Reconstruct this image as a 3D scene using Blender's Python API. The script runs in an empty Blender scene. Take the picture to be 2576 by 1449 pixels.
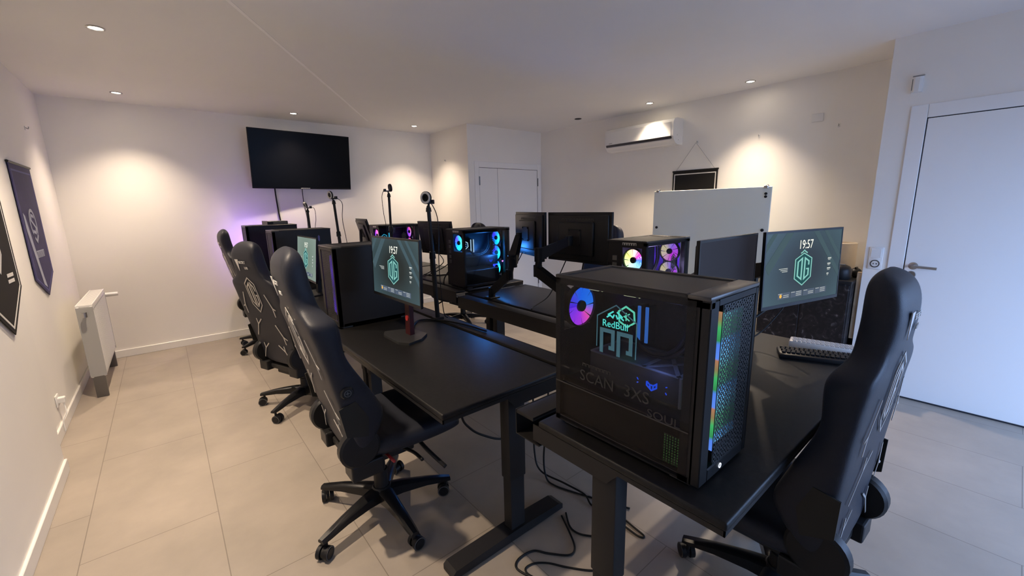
import bpy, bmesh, math, random
from mathutils import Vector, Matrix, Euler
random.seed(7)
PI = math.pi
S = bpy.context.scene
COL = S.collection

# ------------------------------------------------------------------ materials
MATS = {}
def lin(c):
    return tuple(((x / 255) / 12.92 if x / 255 <= .04045 else ((x / 255 + .055) / 1.055) ** 2.4) for x in c)
def mat(name, col, rough=.5, metal=0, emit=None, es=0, coat=0, noise=0, nscale=8, bump=0, bscale=200, spec=.5):
    if name in MATS: return MATS[name]
    m = bpy.data.materials.new(name); m.use_nodes = True
    nt = m.node_tree; b = nt.nodes['Principled BSDF']
    b.inputs['Base Color'].default_value = (*col, 1)
    b.inputs['Roughness'].default_value = rough
    b.inputs['Metallic'].default_value = metal
    b.inputs['Coat Weight'].default_value = coat
    b.inputs['Specular IOR Level'].default_value = spec if max(col) > .06 or metal else spec * .5
    if emit:
        b.inputs['Emission Color'].default_value = (*emit, 1)
        b.inputs['Emission Strength'].default_value = es
    if noise or bump:
        tc = nt.nodes.new('ShaderNodeTexCoord')
    if noise:
        n = nt.nodes.new('ShaderNodeTexNoise'); n.inputs['Scale'].default_value = nscale; n.inputs['Detail'].default_value = 5
        r = nt.nodes.new('ShaderNodeValToRGB')
        r.color_ramp.elements[0].position = .3; r.color_ramp.elements[1].position = .7
        r.color_ramp.elements[0].color = (*[c * (1 - noise) for c in col], 1)
        r.color_ramp.elements[1].color = (*[min(1, c * (1 + noise)) for c in col], 1)
        nt.links.new(tc.outputs['Object'], n.inputs['Vector'])
        nt.links.new(n.outputs['Fac'], r.inputs['Fac']); nt.links.new(r.outputs['Color'], b.inputs['Base Color'])
    if bump:
        n2 = nt.nodes.new('ShaderNodeTexNoise'); n2.inputs['Scale'].default_value = bscale; n2.inputs['Detail'].default_value = 3
        bp = nt.nodes.new('ShaderNodeBump'); bp.inputs['Strength'].default_value = bump; bp.inputs['Distance'].default_value = .002
        nt.links.new(tc.outputs['Object'], n2.inputs['Vector']); nt.links.new(n2.outputs['Fac'], bp.inputs['Height'])
        nt.links.new(bp.outputs['Normal'], b.inputs['Normal'])
    MATS[name] = m
    return m
def emat(name, col, s):
    if name in MATS: return MATS[name]
    m = bpy.data.materials.new(name); m.use_nodes = True
    nt = m.node_tree; nt.nodes.clear()
    e = nt.nodes.new('ShaderNodeEmission'); e.inputs['Color'].default_value = (*col, 1); e.inputs['Strength'].default_value = s
    o = nt.nodes.new('ShaderNodeOutputMaterial'); nt.links.new(e.outputs[0], o.inputs['Surface'])
    MATS[name] = m
    return m
def glassmat(name, tint, refl=.06, rough=.02):
    m = bpy.data.materials.new(name); m.use_nodes = True
    nt = m.node_tree; nt.nodes.clear()
    t = nt.nodes.new('ShaderNodeBsdfTransparent'); t.inputs['Color'].default_value = (*[min(1, c / .7) for c in tint], 1)
    g = nt.nodes.new('ShaderNodeBsdfGlossy'); g.inputs['Roughness'].default_value = rough
    g.inputs['Color'].default_value = (refl / .3, refl / .3, refl / .3, 1)
    mx = nt.nodes.new('ShaderNodeMixShader'); mx.inputs[0].default_value = .3; o = nt.nodes.new('ShaderNodeOutputMaterial')
    nt.links.new(t.outputs[0], mx.inputs[1]); nt.links.new(g.outputs[0], mx.inputs[2])
    nt.links.new(mx.outputs[0], o.inputs['Surface'])
    MATS[name] = m
    return m
def ramp_emit(name, mode, stops, strength, axis=0, scale=1, dark=None):
    """lit LED part: colour varies along the part (radial = round the hub, linear = along an axis)"""
    m = bpy.data.materials.new(name); m.use_nodes = True
    nt = m.node_tree; nt.nodes.clear()
    tc = nt.nodes.new('ShaderNodeTexCoord'); e = nt.nodes.new('ShaderNodeEmission'); o = nt.nodes.new('ShaderNodeOutputMaterial')
    r = nt.nodes.new('ShaderNodeValToRGB')
    if mode == 'radial':
        g = nt.nodes.new('ShaderNodeTexGradient'); g.gradient_type = 'RADIAL'
        nt.links.new(tc.outputs['Object'], g.inputs[0]); nt.links.new(g.outputs['Fac'], r.inputs['Fac'])
    else:
        s = nt.nodes.new('ShaderNodeSeparateXYZ'); nt.links.new(tc.outputs['Object'], s.inputs[0])
        mm = nt.nodes.new('ShaderNodeMath'); mm.operation = 'MULTIPLY'; mm.inputs[1].default_value = scale
        fr = nt.nodes.new('ShaderNodeMath'); fr.operation = 'FRACT'
        nt.links.new(s.outputs[axis], mm.inputs[0]); nt.links.new(mm.outputs[0], fr.inputs[0]); nt.links.new(fr.outputs[0], r.inputs['Fac'])
    cr = r.color_ramp
    while len(cr.elements) < len(stops): cr.elements.new(.5)
    for el, (p, c) in zip(cr.elements, stops): el.position = p; el.color = (*c, 1)
    e.inputs['Strength'].default_value = strength
    nt.links.new(r.outputs[0], e.inputs['Color']); nt.links.new(e.outputs[0], o.inputs['Surface'])
    MATS[name] = m
    return m
def perforated(name, col, size=.009, solid=.45, rough=.5):
    """sheet metal with a grid of holes"""
    m = bpy.data.materials.new(name); m.use_nodes = True
    nt = m.node_tree; b = nt.nodes['Principled BSDF']
    b.inputs['Base Color'].default_value = (*col, 1); b.inputs['Roughness'].default_value = rough
    o = nt.nodes['Material Output']
    tc = nt.nodes.new('ShaderNodeTexCoord'); v = nt.nodes.new('ShaderNodeTexVoronoi')
    v.inputs['Scale'].default_value = 1 / size; v.inputs['Randomness'].default_value = .0
    gt = nt.nodes.new('ShaderNodeMath'); gt.operation = 'GREATER_THAN'; gt.inputs[1].default_value = solid
    t = nt.nodes.new('ShaderNodeBsdfTransparent'); mx = nt.nodes.new('ShaderNodeMixShader')
    mp = nt.nodes.new('ShaderNodeMapping'); mp.inputs['Rotation'].default_value = (.6, .4, .785)
    nt.links.new(tc.outputs['Object'], mp.inputs[0]); nt.links.new(mp.outputs[0], v.inputs['Vector'])
    nt.links.new(v.outputs['Distance'], gt.inputs[0]); nt.links.new(gt.outputs[0], mx.inputs[0])
    nt.links.new(t.outputs[0], mx.inputs[1]); nt.links.new(b.outputs[0], mx.inputs[2]); nt.links.new(mx.outputs[0], o.inputs['Surface'])
    MATS[name] = m
    return m

M = {}
M['wall'] = mat('wall_paint', (.88, .85, .795), .6, noise=.015, nscale=2, bump=.05, bscale=60)
M['ceil'] = mat('ceiling_paint', (.86, .85, .835), .7, noise=.01, nscale=2)
M['trim'] = mat('white_gloss_trim', (.86, .84, .80), .3)
M['doorp'] = mat('white_door_paint', (.88, .87, .85), .35, noise=.01, nscale=1)
M['gap'] = mat('dark_gap', (.03, .03, .035), .8)
M['leather'] = mat('navy_black_leather', (.019, .021, .030), .48, bump=.25, bscale=350)
M['sideplate'] = mat('olive_black_plastic', (.020, .019, .016), .5)
M['leather2'] = mat('black_leather', (.011, .011, .013), .45, bump=.2, bscale=350)
M['plastic'] = mat('black_plastic', (.012, .012, .013), .4)
M['plastic_s'] = mat('satin_black_plastic', (.010, .010, .011), .28)
M['metal'] = mat('black_powder_steel', (.016, .015, .015), .5)
M['desk'] = mat('black_desk_mat', (.0095, .009, .009), .42, noise=.25, nscale=60, bump=.15, bscale=500)
M['case'] = mat('black_case_steel', (.013, .012, .012), .42)
M['casetop'] = mat('charcoal_case_top', (.035, .032, .030), .45)
M['white'] = mat('white_print', (.72, .70, .66), .5)
M['whitep'] = mat('white_plastic', (.80, .79, .76), .4)
M['steel'] = mat('brushed_steel', (.45, .44, .43), .3, 1)
M['dsteel'] = mat('dark_steel', (.18, .18, .18), .35, 1)
M['red'] = mat('red_plastic', (.45, .03, .03), .4)
M['redd'] = mat('dark_red_trim', (.045, .006, .008), .4)
M['screenoff'] = mat('screen_off', (.012, .012, .016), .45, coat=.0)
M['tvscreen'] = mat('tv_glass', (.004, .004, .005), .3, spec=.2)
M['rubber'] = mat('grey_rubber', (.10, .10, .10), .6)
M['cable'] = mat('black_cable', (.010, .010, .010), .5)
M['grey'] = mat('grey_metal', (.36, .36, .35), .4)
M['wood'] = mat('pale_wood', (.50, .39, .27), .6, noise=.12, nscale=20)
M['cream'] = mat('cream_paper', (.72, .63, .50), .7, noise=.05, nscale=9)
def dusty():
    m = mat('dusty_black_board', (.018, .016, .017), .4); nt = m.node_tree; b = nt.nodes['Principled BSDF']
    tc = nt.nodes.new('ShaderNodeTexCoord'); n = nt.nodes.new('ShaderNodeTexNoise'); n.inputs['Scale'].default_value = 16; n.inputs['Detail'].default_value = 7; n.inputs['Distortion'].default_value = 1.5
    r = nt.nodes.new('ShaderNodeValToRGB'); e = r.color_ramp.elements
    e[0].position = .45; e[0].color = (.012, .011, .012, 1); e[1].position = .78; e[1].color = (.20, .18, .18, 1); k = e.new(.62); k.color = (.024, .021, .022, 1)
    nt.links.new(tc.outputs['Object'], n.inputs['Vector']); nt.links.new(n.outputs['Fac'], r.inputs['Fac']); nt.links.new(r.outputs[0], b.inputs['Base Color'])
    return m
M['cabinet'] = dusty()
M['glassb'] = mat('greenish_back_painted_glass', (.80, .84, .75), .35, coat=.0)
M['navy'] = mat('navy_banner_cloth', (.026, .022, .10), .7, noise=.08, nscale=15)
M['blackcloth'] = mat('black_banner_cloth', (.014, .013, .013), .8)
M['bluelet'] = mat('pale_banner_print', (.40, .42, .52), .7)
M['silverprint'] = mat('silver_print', (.55, .53, .50), .35, .3)
M['faint'] = mat('faint_grey_print', (.05, .048, .046), .5)
M['glass'] = glassmat('tinted_side_glass', (.62, .62, .65), .012)
M['winglass'] = glassmat('window_glass', (.69, .695, .70), .03)
M['mesh'] = perforated('black_mesh_grille', (.018, .017, .017), .0085, .40)
def dotted(name, col, dark, size):
    m = mat(name, col, .45); nt = m.node_tree; b = nt.nodes['Principled BSDF']
    tc = nt.nodes.new('ShaderNodeTexCoord'); v = nt.nodes.new('ShaderNodeTexVoronoi'); v.inputs['Scale'].default_value = 1 / size; v.inputs['Randomness'].default_value = 0
    r = nt.nodes.new('ShaderNodeValToRGB'); r.color_ramp.elements[0].position = .28; r.color_ramp.elements[1].position = .36
    r.color_ramp.elements[0].color = (*dark, 1); r.color_ramp.elements[1].color = (*col, 1)
    nt.links.new(tc.outputs['Object'], v.inputs['Vector']); nt.links.new(v.outputs['Distance'], r.inputs['Fac']); nt.links.new(r.outputs[0], b.inputs['Base Color'])
    return m
M['mesh2'] = dotted('dark_top_grille', (.034, .031, .029), (.006, .006, .006), .0075)
M['topstrip'] = mat('satin_top_strip', (.062, .057, .053), .32)  # spotlight sheen put into a paler base colour
M['pcb'] = mat('motherboard_black', (.016, .016, .020), .4, noise=.4, nscale=60)
M['gpuframe'] = mat('grey_gpu_frame', (.26, .28, .28), .4, .3)
M['gpu'] = mat('gpu_shroud', (.10, .10, .11), .35, .4)
M['ringlight'] = mat('ring_diffuser', (.55, .54, .53), .5)

# floor tiles
def floor_mat():
    m = bpy.data.materials.new('beige_floor_tiles'); m.use_nodes = True
    nt = m.node_tree; b = nt.nodes['Principled BSDF']; b.inputs['Roughness'].default_value = .42
    tc = nt.nodes.new('ShaderNodeTexCoord'); s = nt.nodes.new('ShaderNodeSeparateXYZ'); c = nt.nodes.new('ShaderNodeCombineXYZ')
    nt.links.new(tc.outputs['Object'], s.inputs[0])
    ax = nt.nodes.new('ShaderNodeMath'); ax.inputs[1].default_value = 10.09 - 2.423; nt.links.new(s.outputs[1], ax.inputs[0])
    ay = nt.nodes.new('ShaderNodeMath'); ay.inputs[1].default_value = 5.03 - .02; nt.links.new(s.outputs[0], ay.inputs[0])
    nt.links.new(ax.outputs[0], c.inputs[0]); nt.links.new(ay.outputs[0], c.inputs[1])
    br = nt.nodes.new('ShaderNodeTexBrick'); br.offset = .6; br.offset_frequency = 2
    br.inputs['Scale'].default_value = 1; br.inputs['Brick Width'].default_value = 1.009; br.inputs['Row Height'].default_value = .503
    br.inputs['Mortar Size'].default_value = .0022; br.inputs['Mortar Smooth'].default_value = .3; br.inputs['Bias'].default_value = 0
    br.inputs['Color1'].default_value = (.345, .30, .25, 1); br.inputs['Color2'].default_value = (.365, .315, .262, 1)
    br.inputs['Mortar'].default_value = (.20, .17, .14, 1)
    nt.links.new(c.outputs[0], br.inputs['Vector'])
    n = nt.nodes.new('ShaderNodeTexNoise'); n.inputs['Scale'].default_value = 2.6; n.inputs['Detail'].default_value = 6
    n.inputs['Roughness'].default_value = .6
    nt.links.new(tc.outputs['Object'], n.inputs['Vector'])
    r = nt.nodes.new('ShaderNodeValToRGB'); r.color_ramp.elements[0].position = .3; r.color_ramp.elements[1].position = .72
    r.color_ramp.elements[0].color = (.84, .84, .84, 1); r.color_ramp.elements[1].color = (1.07, 1.06, 1.05, 1)
    nt.links.new(n.outputs['Fac'], r.inputs['Fac'])
    mx = nt.nodes.new('ShaderNodeMix'); mx.data_type = 'RGBA'; mx.blend_type = 'MULTIPLY'; mx.inputs[0].default_value = 1
    nt.links.new(br.outputs['Color'], mx.inputs[6]); nt.links.new(r.outputs[0], mx.inputs[7]); nt.links.new(mx.outputs[2], b.inputs['Base Color'])
    return m
M['floor'] = floor_mat()

# ------------------------------------------------------------------ mesh helpers
class MB:
    def __init__(s): s.bm = bmesh.new()
    def _tf(s, vs, mx):
        if mx is not None: bmesh.ops.transform(s.bm, matrix=mx, verts=vs)
    def box(s, lo, hi, bev=0, seg=2, mx=None):
        lo, hi = Vector(lo), Vector(hi)
        r = bmesh.ops.create_cube(s.bm, size=1); vs = r['verts']
        c = (lo + hi) / 2; d = hi - lo
        for v in vs: v.co = Vector((v.co.x * d.x, v.co.y * d.y, v.co.z * d.z)) + c
        if bev:
            es = list({e for v in vs for e in v.link_edges})
            r = bmesh.ops.bevel(s.bm, geom=es, offset=bev, segments=seg, affect='EDGES', profile=.5)
            vs = list({v for f in r['faces'] for v in f.verts} | {v for v in vs if v.is_valid})
        s._tf(vs, mx); return s
    def cyl(s, p, q, r1, r2=None, n=20, caps=True):
        p, q = Vector(p), Vector(q); r2 = r1 if r2 is None else r2
        d = q - p; L = d.length
        r = bmesh.ops.create_cone(s.bm, cap_ends=caps, cap_tris=False, segments=n, radius1=r1, radius2=r2, depth=L)
        mx = Matrix.Translation((p + q) / 2) @ d.to_track_quat('Z', 'Y').to_matrix().to_4x4()
        bmesh.ops.transform(s.bm, matrix=mx, verts=r['verts']); return s
    def sph(s, c, r, sc=(1, 1, 1), n=16):
        q = bmesh.ops.create_uvsphere(s.bm, u_segments=n, v_segments=max(6, n // 2), radius=r)
        bmesh.ops.transform(s.bm, matrix=Matrix.Translation(c) @ Matrix.Diagonal((*sc, 1)), verts=q['verts']); return s
    def prism(s, pts, fn, h):
        """outline pts (2D) extruded from depth 0 to h; fn(u, v, w) -> 3D"""
        a = [s.bm.verts.new(fn(u, v, 0)) for u, v in pts]; b = [s.bm.verts.new(fn(u, v, h)) for u, v in pts]
        n = len(pts)
        s.bm.faces.new(a); s.bm.faces.new(b[::-1])
        for i in range(n): s.bm.faces.new((a[i], b[i], b[(i + 1) % n], a[(i + 1) % n]))
        return s
    def quad(s, pts):
        s.bm.faces.new([s.bm.verts.new(p) for p in pts]); return s
    def loft(s, rings, cap=True):
        vs = [[s.bm.verts.new(p) for p in r] for r in rings]; n = len(vs[0])
        for a, b in zip(vs, vs[1:]):
            for i in range(n): s.bm.faces.new((a[i], a[(i + 1) % n], b[(i + 1) % n], b[i]))
        if cap: s.bm.faces.new(vs[0][::-1]); s.bm.faces.new(vs[-1])
        return s
    def lathe(s, prof, c=(0, 0, 0), axis='Z', n=28, cap=True):
        rings = []
        for r, h in prof:
            ring = []
            for i in range(n):
                a = 2 * PI * i / n
                p = (r * math.cos(a), r * math.sin(a), h)
                if axis == 'Y': p = (p[0], p[2], p[1])
                if axis == 'X': p = (p[2], p[0], p[1])
                ring.append(Vector(p) + Vector(c))
            rings.append(ring)
        return s.loft(rings, cap)
    def tube(s, pts, r, n=8, smooth=True):
        pts = [Vector(p) for p in pts]
        if smooth and len(pts) > 2: pts = catmull(pts)
        rings = []
        up = Vector((0, 0, 1)); prev = None
        for i, p in enumerate(pts):
            t = (pts[min(i + 1, len(pts) - 1)] - pts[max(i - 1, 0)]).normalized()
            if prev is None:
                a = t.cross(up)
                if a.length < .1: a = t.cross(Vector((1, 0, 0)))
            else:
                a = prev - t * prev.dot(t)
            a.normalize(); prev = a; b = t.cross(a)
            rings.append([p + a * (r * math.cos(2 * PI * k / n)) + b * (r * math.sin(2 * PI * k / n)) for k in range(n)])
        return s.loft(rings)
    def strokes(s, lines, w, fn, h=.0012, closed=()):
        """flat raised lettering strokes of width w along 2D polylines"""
        for li, L in enumerate(lines):
            L = [Vector((p[0], p[1])) for p in L]; cl = li in closed
            n = len(L)
            le, ri = [], []
            for i in range(n):
                if cl: d0 = (L[i] - L[i - 1]).normalized(); d1 = (L[(i + 1) % n] - L[i]).normalized()
                else:
                    d0 = (L[i] - L[max(i - 1, 0)]); d1 = (L[min(i + 1, n - 1)] - L[i])
                    if d0.length == 0: d0 = d1
                    if d1.length == 0: d1 = d0
                    d0 = d0.normalized(); d1 = d1.normalized()
                m = Vector((-(d0 + d1).y, (d0 + d1).x))
                if m.length < 1e-6: m = Vector((-d0.y, d0.x))
                m.normalize(); k = max(.35, m.dot(Vector((-d0.y, d0.x))))
                le.append(L[i] + m * (w / 2 / k)); ri.append(L[i] - m * (w / 2 / k))
            rng = range(n) if cl else range(n - 1)
            for i in rng:
                j = (i + 1) % n
                s.prism([le[i], le[j], ri[j], ri[i]], lambda u, v, d: fn(u, v, d), h)
        return s
    def text(s, txt, size, fn, h=.001, align='CENTER', sx=1):
        cu = bpy.data.curves.new('t', 'FONT'); cu.body = txt; cu.size = size; cu.align_x = align; cu.align_y = 'CENTER'
        cu.resolution_u = 3; cu.extrude = .5
        o = bpy.data.objects.new('t', cu); COL.objects.link(o)
        dg = bpy.context.evaluated_depsgraph_get(); me = bpy.data.meshes.new_from_object(o.evaluated_get(dg))
        n0 = len(s.bm.verts); s.bm.from_mesh(me); s.bm.verts.ensure_lookup_table()
        for v in s.bm.verts[n0:]: v.co = Vector(fn(v.co.x * sx, v.co.y, (v.co.z + .5) * h))
        bpy.data.objects.remove(o); bpy.data.curves.remove(cu); bpy.data.meshes.remove(me)
        return s
    def tf(s, mx): bmesh.ops.transform(s.bm, matrix=mx, verts=s.bm.verts[:]); return s
    def build(s, name, m, parent=None, loc=(0, 0, 0), smooth=False, rot=(0, 0, 0), sub=0, label=None):
        bmesh.ops.recalc_face_normals(s.bm, faces=s.bm.faces[:])
        me = bpy.data.meshes.new(name); s.bm.to_mesh(me); s.bm.free()
        me.materials.append(m)
        o = bpy.data.objects.new(name, me); COL.objects.link(o)
        o.location = loc; o.rotation_euler = rot
        if parent is not None: o.parent = parent
        if smooth:
            for p in me.polygons: p.use_smooth = True
            if smooth != 'all':
                me.set_sharp_from_angle(angle=math.radians(smooth if smooth is not True else 40))
        if sub:
            md = o.modifiers.new('sub', 'SUBSURF'); md.levels = sub; md.render_levels = sub
        if label: o['label'] = label
        return o
def catmull(P, k=8):
    out = []
    for i in range(len(P) - 1):
        p0 = P[max(i - 1, 0)]; p1 = P[i]; p2 = P[i + 1]; p3 = P[min(i + 2, len(P) - 1)]
        for j in range(k):
            t = j / k
            out.append(.5 * ((2 * p1) + (p2 - p0) * t + (2 * p0 - 5 * p1 + 4 * p2 - p3) * t * t + (3 * p1 - p0 - 3 * p2 + p3) * t ** 3))
    out.append(P[-1]); return out
def thing(name, label, cat, loc=(0, 0, 0), rz=0, group=None):
    o = bpy.data.objects.new(name, None); COL.objects.link(o); o.empty_display_size = .1
    o.location = loc; o.rotation_euler = (0, 0, rz); tag(o, label, cat, group); return o
def tag(o, label, cat, group=None):
    o['label'] = label; o['category'] = cat
    if group: o['group'] = group
    return o
def struct(o): o['kind'] = 'structure'; return o
def copy_tree(o, parent=None):
    c = o.copy(); COL.objects.link(c); c.parent = parent
    for ch in o.children: copy_tree(ch, c)
    return c

# ------------------------------------------------------------------ the room
ZC = 2.605; YF = 5.95; XR = 4.72; XD = 4.17; YB = -1.3; XL = -.735; XN = -.64; YJ = 3.445
T = .15
struct(MB().box((-1.1, YB - .3, -.1), (5.2, YF + .3, 0)).build('floor', M['floor']))
struct(MB().box((-1.1, YB - .3, ZC), (5.2, YF + .3, ZC + .1)).build('ceiling', M['ceil']))
b = MB(); b.box((XL - T, YJ - .1, 0), (XL, YF + T, ZC)); b.box((XL - T, YB, 0), (XN, YJ, ZC)); struct(b.build('wall_left', M['wall']))
struct(MB().box((XL, YF, 0), (3.34 + T, YF + T, ZC)).build('wall_back', M['wall']))
b = MB(); b.box((3.34, 4.93 + T, 0), (3.34 + T, YF, ZC)); struct(b.build('wall_alcove_side', M['wall']))
b = MB(); b.box((3.34, 4.93, 0), (XR + T, 4.93 + T, ZC)); struct(b.build('wall_alcove', M['wall']))
struct(MB().box((XR, .73, 0), (XR + T, 4.93, ZC)).build('wall_right', M['wall']))
struct(MB().box((XD, YB, 0), (XR + T, .73, ZC)).build('wall_doorside', M['wall']))
# wall behind the photographer, with a wide glazed opening that lets the dusk in
WX0, WX1, WZ1 = 1.5, 4.05, 1.95
b = MB(); b.box((XL - T, YB - T, 0), (WX0, YB, ZC)); b.box((WX1, YB - T, 0), (XR + T, YB, ZC)); b.box((WX0, YB - T, WZ1), (WX1, YB, ZC))
struct(b.build('wall_front', M['wall']))
w = MB()
for x in (WX0, (WX0 + WX1) / 2 - .03, WX1 - .06): w.box((x, YB - .1, 0), (x + .06, YB - .04, WZ1))
w.box((WX0, YB - .1, WZ1 - .06), (WX1, YB - .04, WZ1)); w.box((WX0, YB - .1, 0), (WX1, YB - .04, .06))
wo = struct(w.build('window_1', M['trim']))
MB().box((WX0 + .06, YB - .075, .06), (WX1 - .06, YB - .068, WZ1 - .06)).build('pane', M['winglass'], wo)
struct(MB().box((-6, YB - 12, -.14), (10, YB - .3, -.1)).build('ground', mat('terrace_stone', (.16, .16, .17), .8, noise=.1)))  # unseen ground plane added outside to block light from below
# baseboards
BH = .08
def bboard(name, segs):
    b = MB()
    for lo, hi in segs: b.box(lo, hi, .003, 1)
    struct(b.build(name, M['trim']))
bboard('baseboard_left', [((XN, YB, 0), (XN + .014, YJ, BH)), ((XL, YJ, 0), (XL + .014, YF, BH))])
bboard('baseboard_back', [((XL, YF - .014, 0), (3.34, YF, BH))])
bboard('baseboard_right', [((3.326, 4.93, 0), (3.34, YF, BH)), ((XR - .014, .73, 0), (XR, 4.93, BH))])
# diagonal light streak on the ceiling, painted as a thin brighter strip
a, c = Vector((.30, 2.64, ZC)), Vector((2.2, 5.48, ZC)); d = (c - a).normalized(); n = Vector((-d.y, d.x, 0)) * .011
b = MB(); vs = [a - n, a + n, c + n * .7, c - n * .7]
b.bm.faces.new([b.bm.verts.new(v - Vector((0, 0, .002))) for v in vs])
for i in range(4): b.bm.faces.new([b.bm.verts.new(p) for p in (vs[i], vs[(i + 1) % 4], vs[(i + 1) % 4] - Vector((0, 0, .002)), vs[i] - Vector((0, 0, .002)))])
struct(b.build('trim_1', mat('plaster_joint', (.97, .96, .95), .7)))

# door 1 (flush white door, right)
DY0, DY1, DZ = -.36, .494, 2.035
d1 = struct(MB().box((XD - .006, DY0, .012), (XD + .02, DY1, DZ), .002, 1).build('door_1', M['doorp']))
g = MB()
g.box((XD - .0035, DY1, 0), (XD + .01, DY1 + .006, DZ + .006)); g.box((XD - .0035, DY0 - .006, DZ), (XD + .01, DY1 + .006, DZ + .006)); g.box((XD - .0035, DY0, 0), (XD + .01, DY1, .012))
g.build('gap', M['gap'], d1)
g = MB()
g.box((XD - .012, DY1 + .006, 0), (XD + .01, DY1 + .095, DZ + .095), .004, 2); g.box((XD - .012, DY0 - .005, DZ + .006), (XD + .01, DY1 + .005, DZ + .095), .004, 2)
g.box((XD - .012, DY0 - .095, 0), (XD + .01, DY0 - .006, DZ + .095), .004, 2)
g.build('frame', M['doorp'], d1)
g = MB(); g.lathe([(.0, -.012), (.027, -.012), (.027, 0), (.012, .004), (.012, .045), (.0, .046)], (0, 0, 0), 'Z')
g.tf(Matrix.Translation((XD - .006, .448, 1.012)) @ Matrix.Rotation(-PI / 2, 4, 'Y'))
g.cyl((XD - .045, .455, 1.012), (XD - .045, .322, 1.006), .010)
g.build('door_handle', M['steel'], d1, smooth=True)
g = MB(); g.lathe([(.0, -.008), (.027, -.008), (.027, 0), (.024, .004), (.008, .004), (.008, .001), (0, .001)]); g.tf(Matrix.Translation((XD - .006, .452, .948)) @ Matrix.Rotation(-PI / 2, 4, 'Y'))
g.build('lock_rosette', M['steel'], d1, smooth=True)
MB().box((XD - .008, DY1 - .001, .96), (XD - .002, DY1 + .01, 1.07)).build('latch_plate', M['dsteel'], d1)
# door 2 (double leaf, in the alcove)
X0, X1, Y2, Z2 = 3.518, 4.629, 4.93, 2.04
d2 = struct(MB().box((X0, Y2 - .006, .01), (3.842, Y2 + .02, Z2), .002, 1).box((3.846, Y2 - .006, .01), (X1, Y2 + .02, Z2), .002, 1).build('door_2', M['doorp']))
g = MB(); g.box((X0 - .005, Y2 - .003, 0), (X1 + .005, Y2 + .01, Z2 + .005)); g.build('gap', M['gap'], d2)
g = MB(); g.box((X0 - .08, Y2 - .012, 0), (X0 - .005, Y2 + .01, Z2 + .085), .003, 1); g.box((X1 + .005, Y2 - .012, 0), (X1 + .08, Y2 + .01, Z2 + .085), .003, 1); g.box((X0 - .005, Y2 - .012, Z2 + .005), (X1 + .005, Y2 + .01, Z2 + .085), .003, 1)
g.build('frame', M['doorp'], d2)
for x in (X0 - .003, X1 + .003):
    for z in (1.80, .25): MB().cyl((x, Y2 - .014, z), (x, Y2 - .014, z + .12), .009, n=10).build('hinge', M['dsteel'], d2)

# ------------------------------------------------------------------ ceiling spots
bulb = emat('halogen_glow', (1, .86, .66), 60)
WARM = (1.0, .80, .60)
def spot(x, y, label, power, on=True, aim=(0, 0)):
    t = thing('ceiling_spotlight', label, 'ceiling light', (x, y, ZC), 0, 'recessed ceiling spotlights')
    MB().lathe([(.045, 0), (.045, -.004), (.036, -.006), (.033, .0), (.030, .02), (.0, .02)][::-1], n=28, cap=False).build('trim_ring', M['steel'] if on else M['plastic'], t, smooth=True)
    MB().lathe([(0, -.0015), (.031, -.0015), (.031, .001), (0, .001)], n=24, cap=False).build('bulb', bulb if on else M['plastic'], t)
    if on:
        l = bpy.data.lights.new('spot', 'SPOT'); l.energy = power; l.color = WARM; l.spot_size = math.radians(106); l.spot_blend = 1; l.shadow_soft_size = .03
        lo = bpy.data.objects.new('spot', l); COL.objects.link(lo); lo.location = (0, 0, -.012); lo.parent = t; lo.rotation_euler = (math.radians(aim[0]), math.radians(aim[1]), 0)
PW = 180
for x, y, lb, pw, on in (
    (-.14, 1.93, 'lit recessed spotlight nearest the photographer on the side with the two pennants', PW * 1.15, True),
    (-.141, 3.709, 'lit recessed spotlight above the gap between the two pennants, alone in the bare ceiling corner', PW, True),
    (-.153, 5.488, 'lit recessed spotlight in the corner above the radiator', PW * .6, True),
    (1.347, 5.522, 'lit recessed spotlight directly above the wall television', PW * .6, True),
    (2.843, 5.467, 'lit recessed spotlight near the wall corner beside the far white door', PW * .6, True),
    (4.40, 2.83, 'lit recessed spotlight above the air conditioner end nearest the hanging black banner', PW * 1.05, True),
    (4.44, 1.79, 'lit recessed spotlight above the glass whiteboard', PW * 1.1, True),
    (4.38, 3.87, 'unlit dark recessed spotlight between the air conditioner and the far door', 0, False)):
    spot(x, y, lb, pw, on, (0, 18) if x > 4 else (-3, 0) if y > 5 else (0, 0))

# ------------------------------------------------------------------ OG shield emblem strokes (unit: height 2, width 1.1)
OG_OUT = [[(0, 1.08), (.56, .70), (.56, -.58), (0, -1.08), (-.56, -.58), (-.56, .70)]]
OG_IN = [[(-.10, .74), (-.37, .52), (-.37, -.42), (-.10, -.66)],
         [(.37, .26), (.37, .52), (.10, .74), (.10, -.66), (.37, -.42), (.37, .0), (.22, .0)]]
def og(mb, fn, w=.07, h=.0012):
    mb.strokes(OG_OUT, w, fn, h, closed=(0,)); mb.strokes(OG_IN, w * 1.5, fn, h, closed=(0,)); return mb

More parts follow.
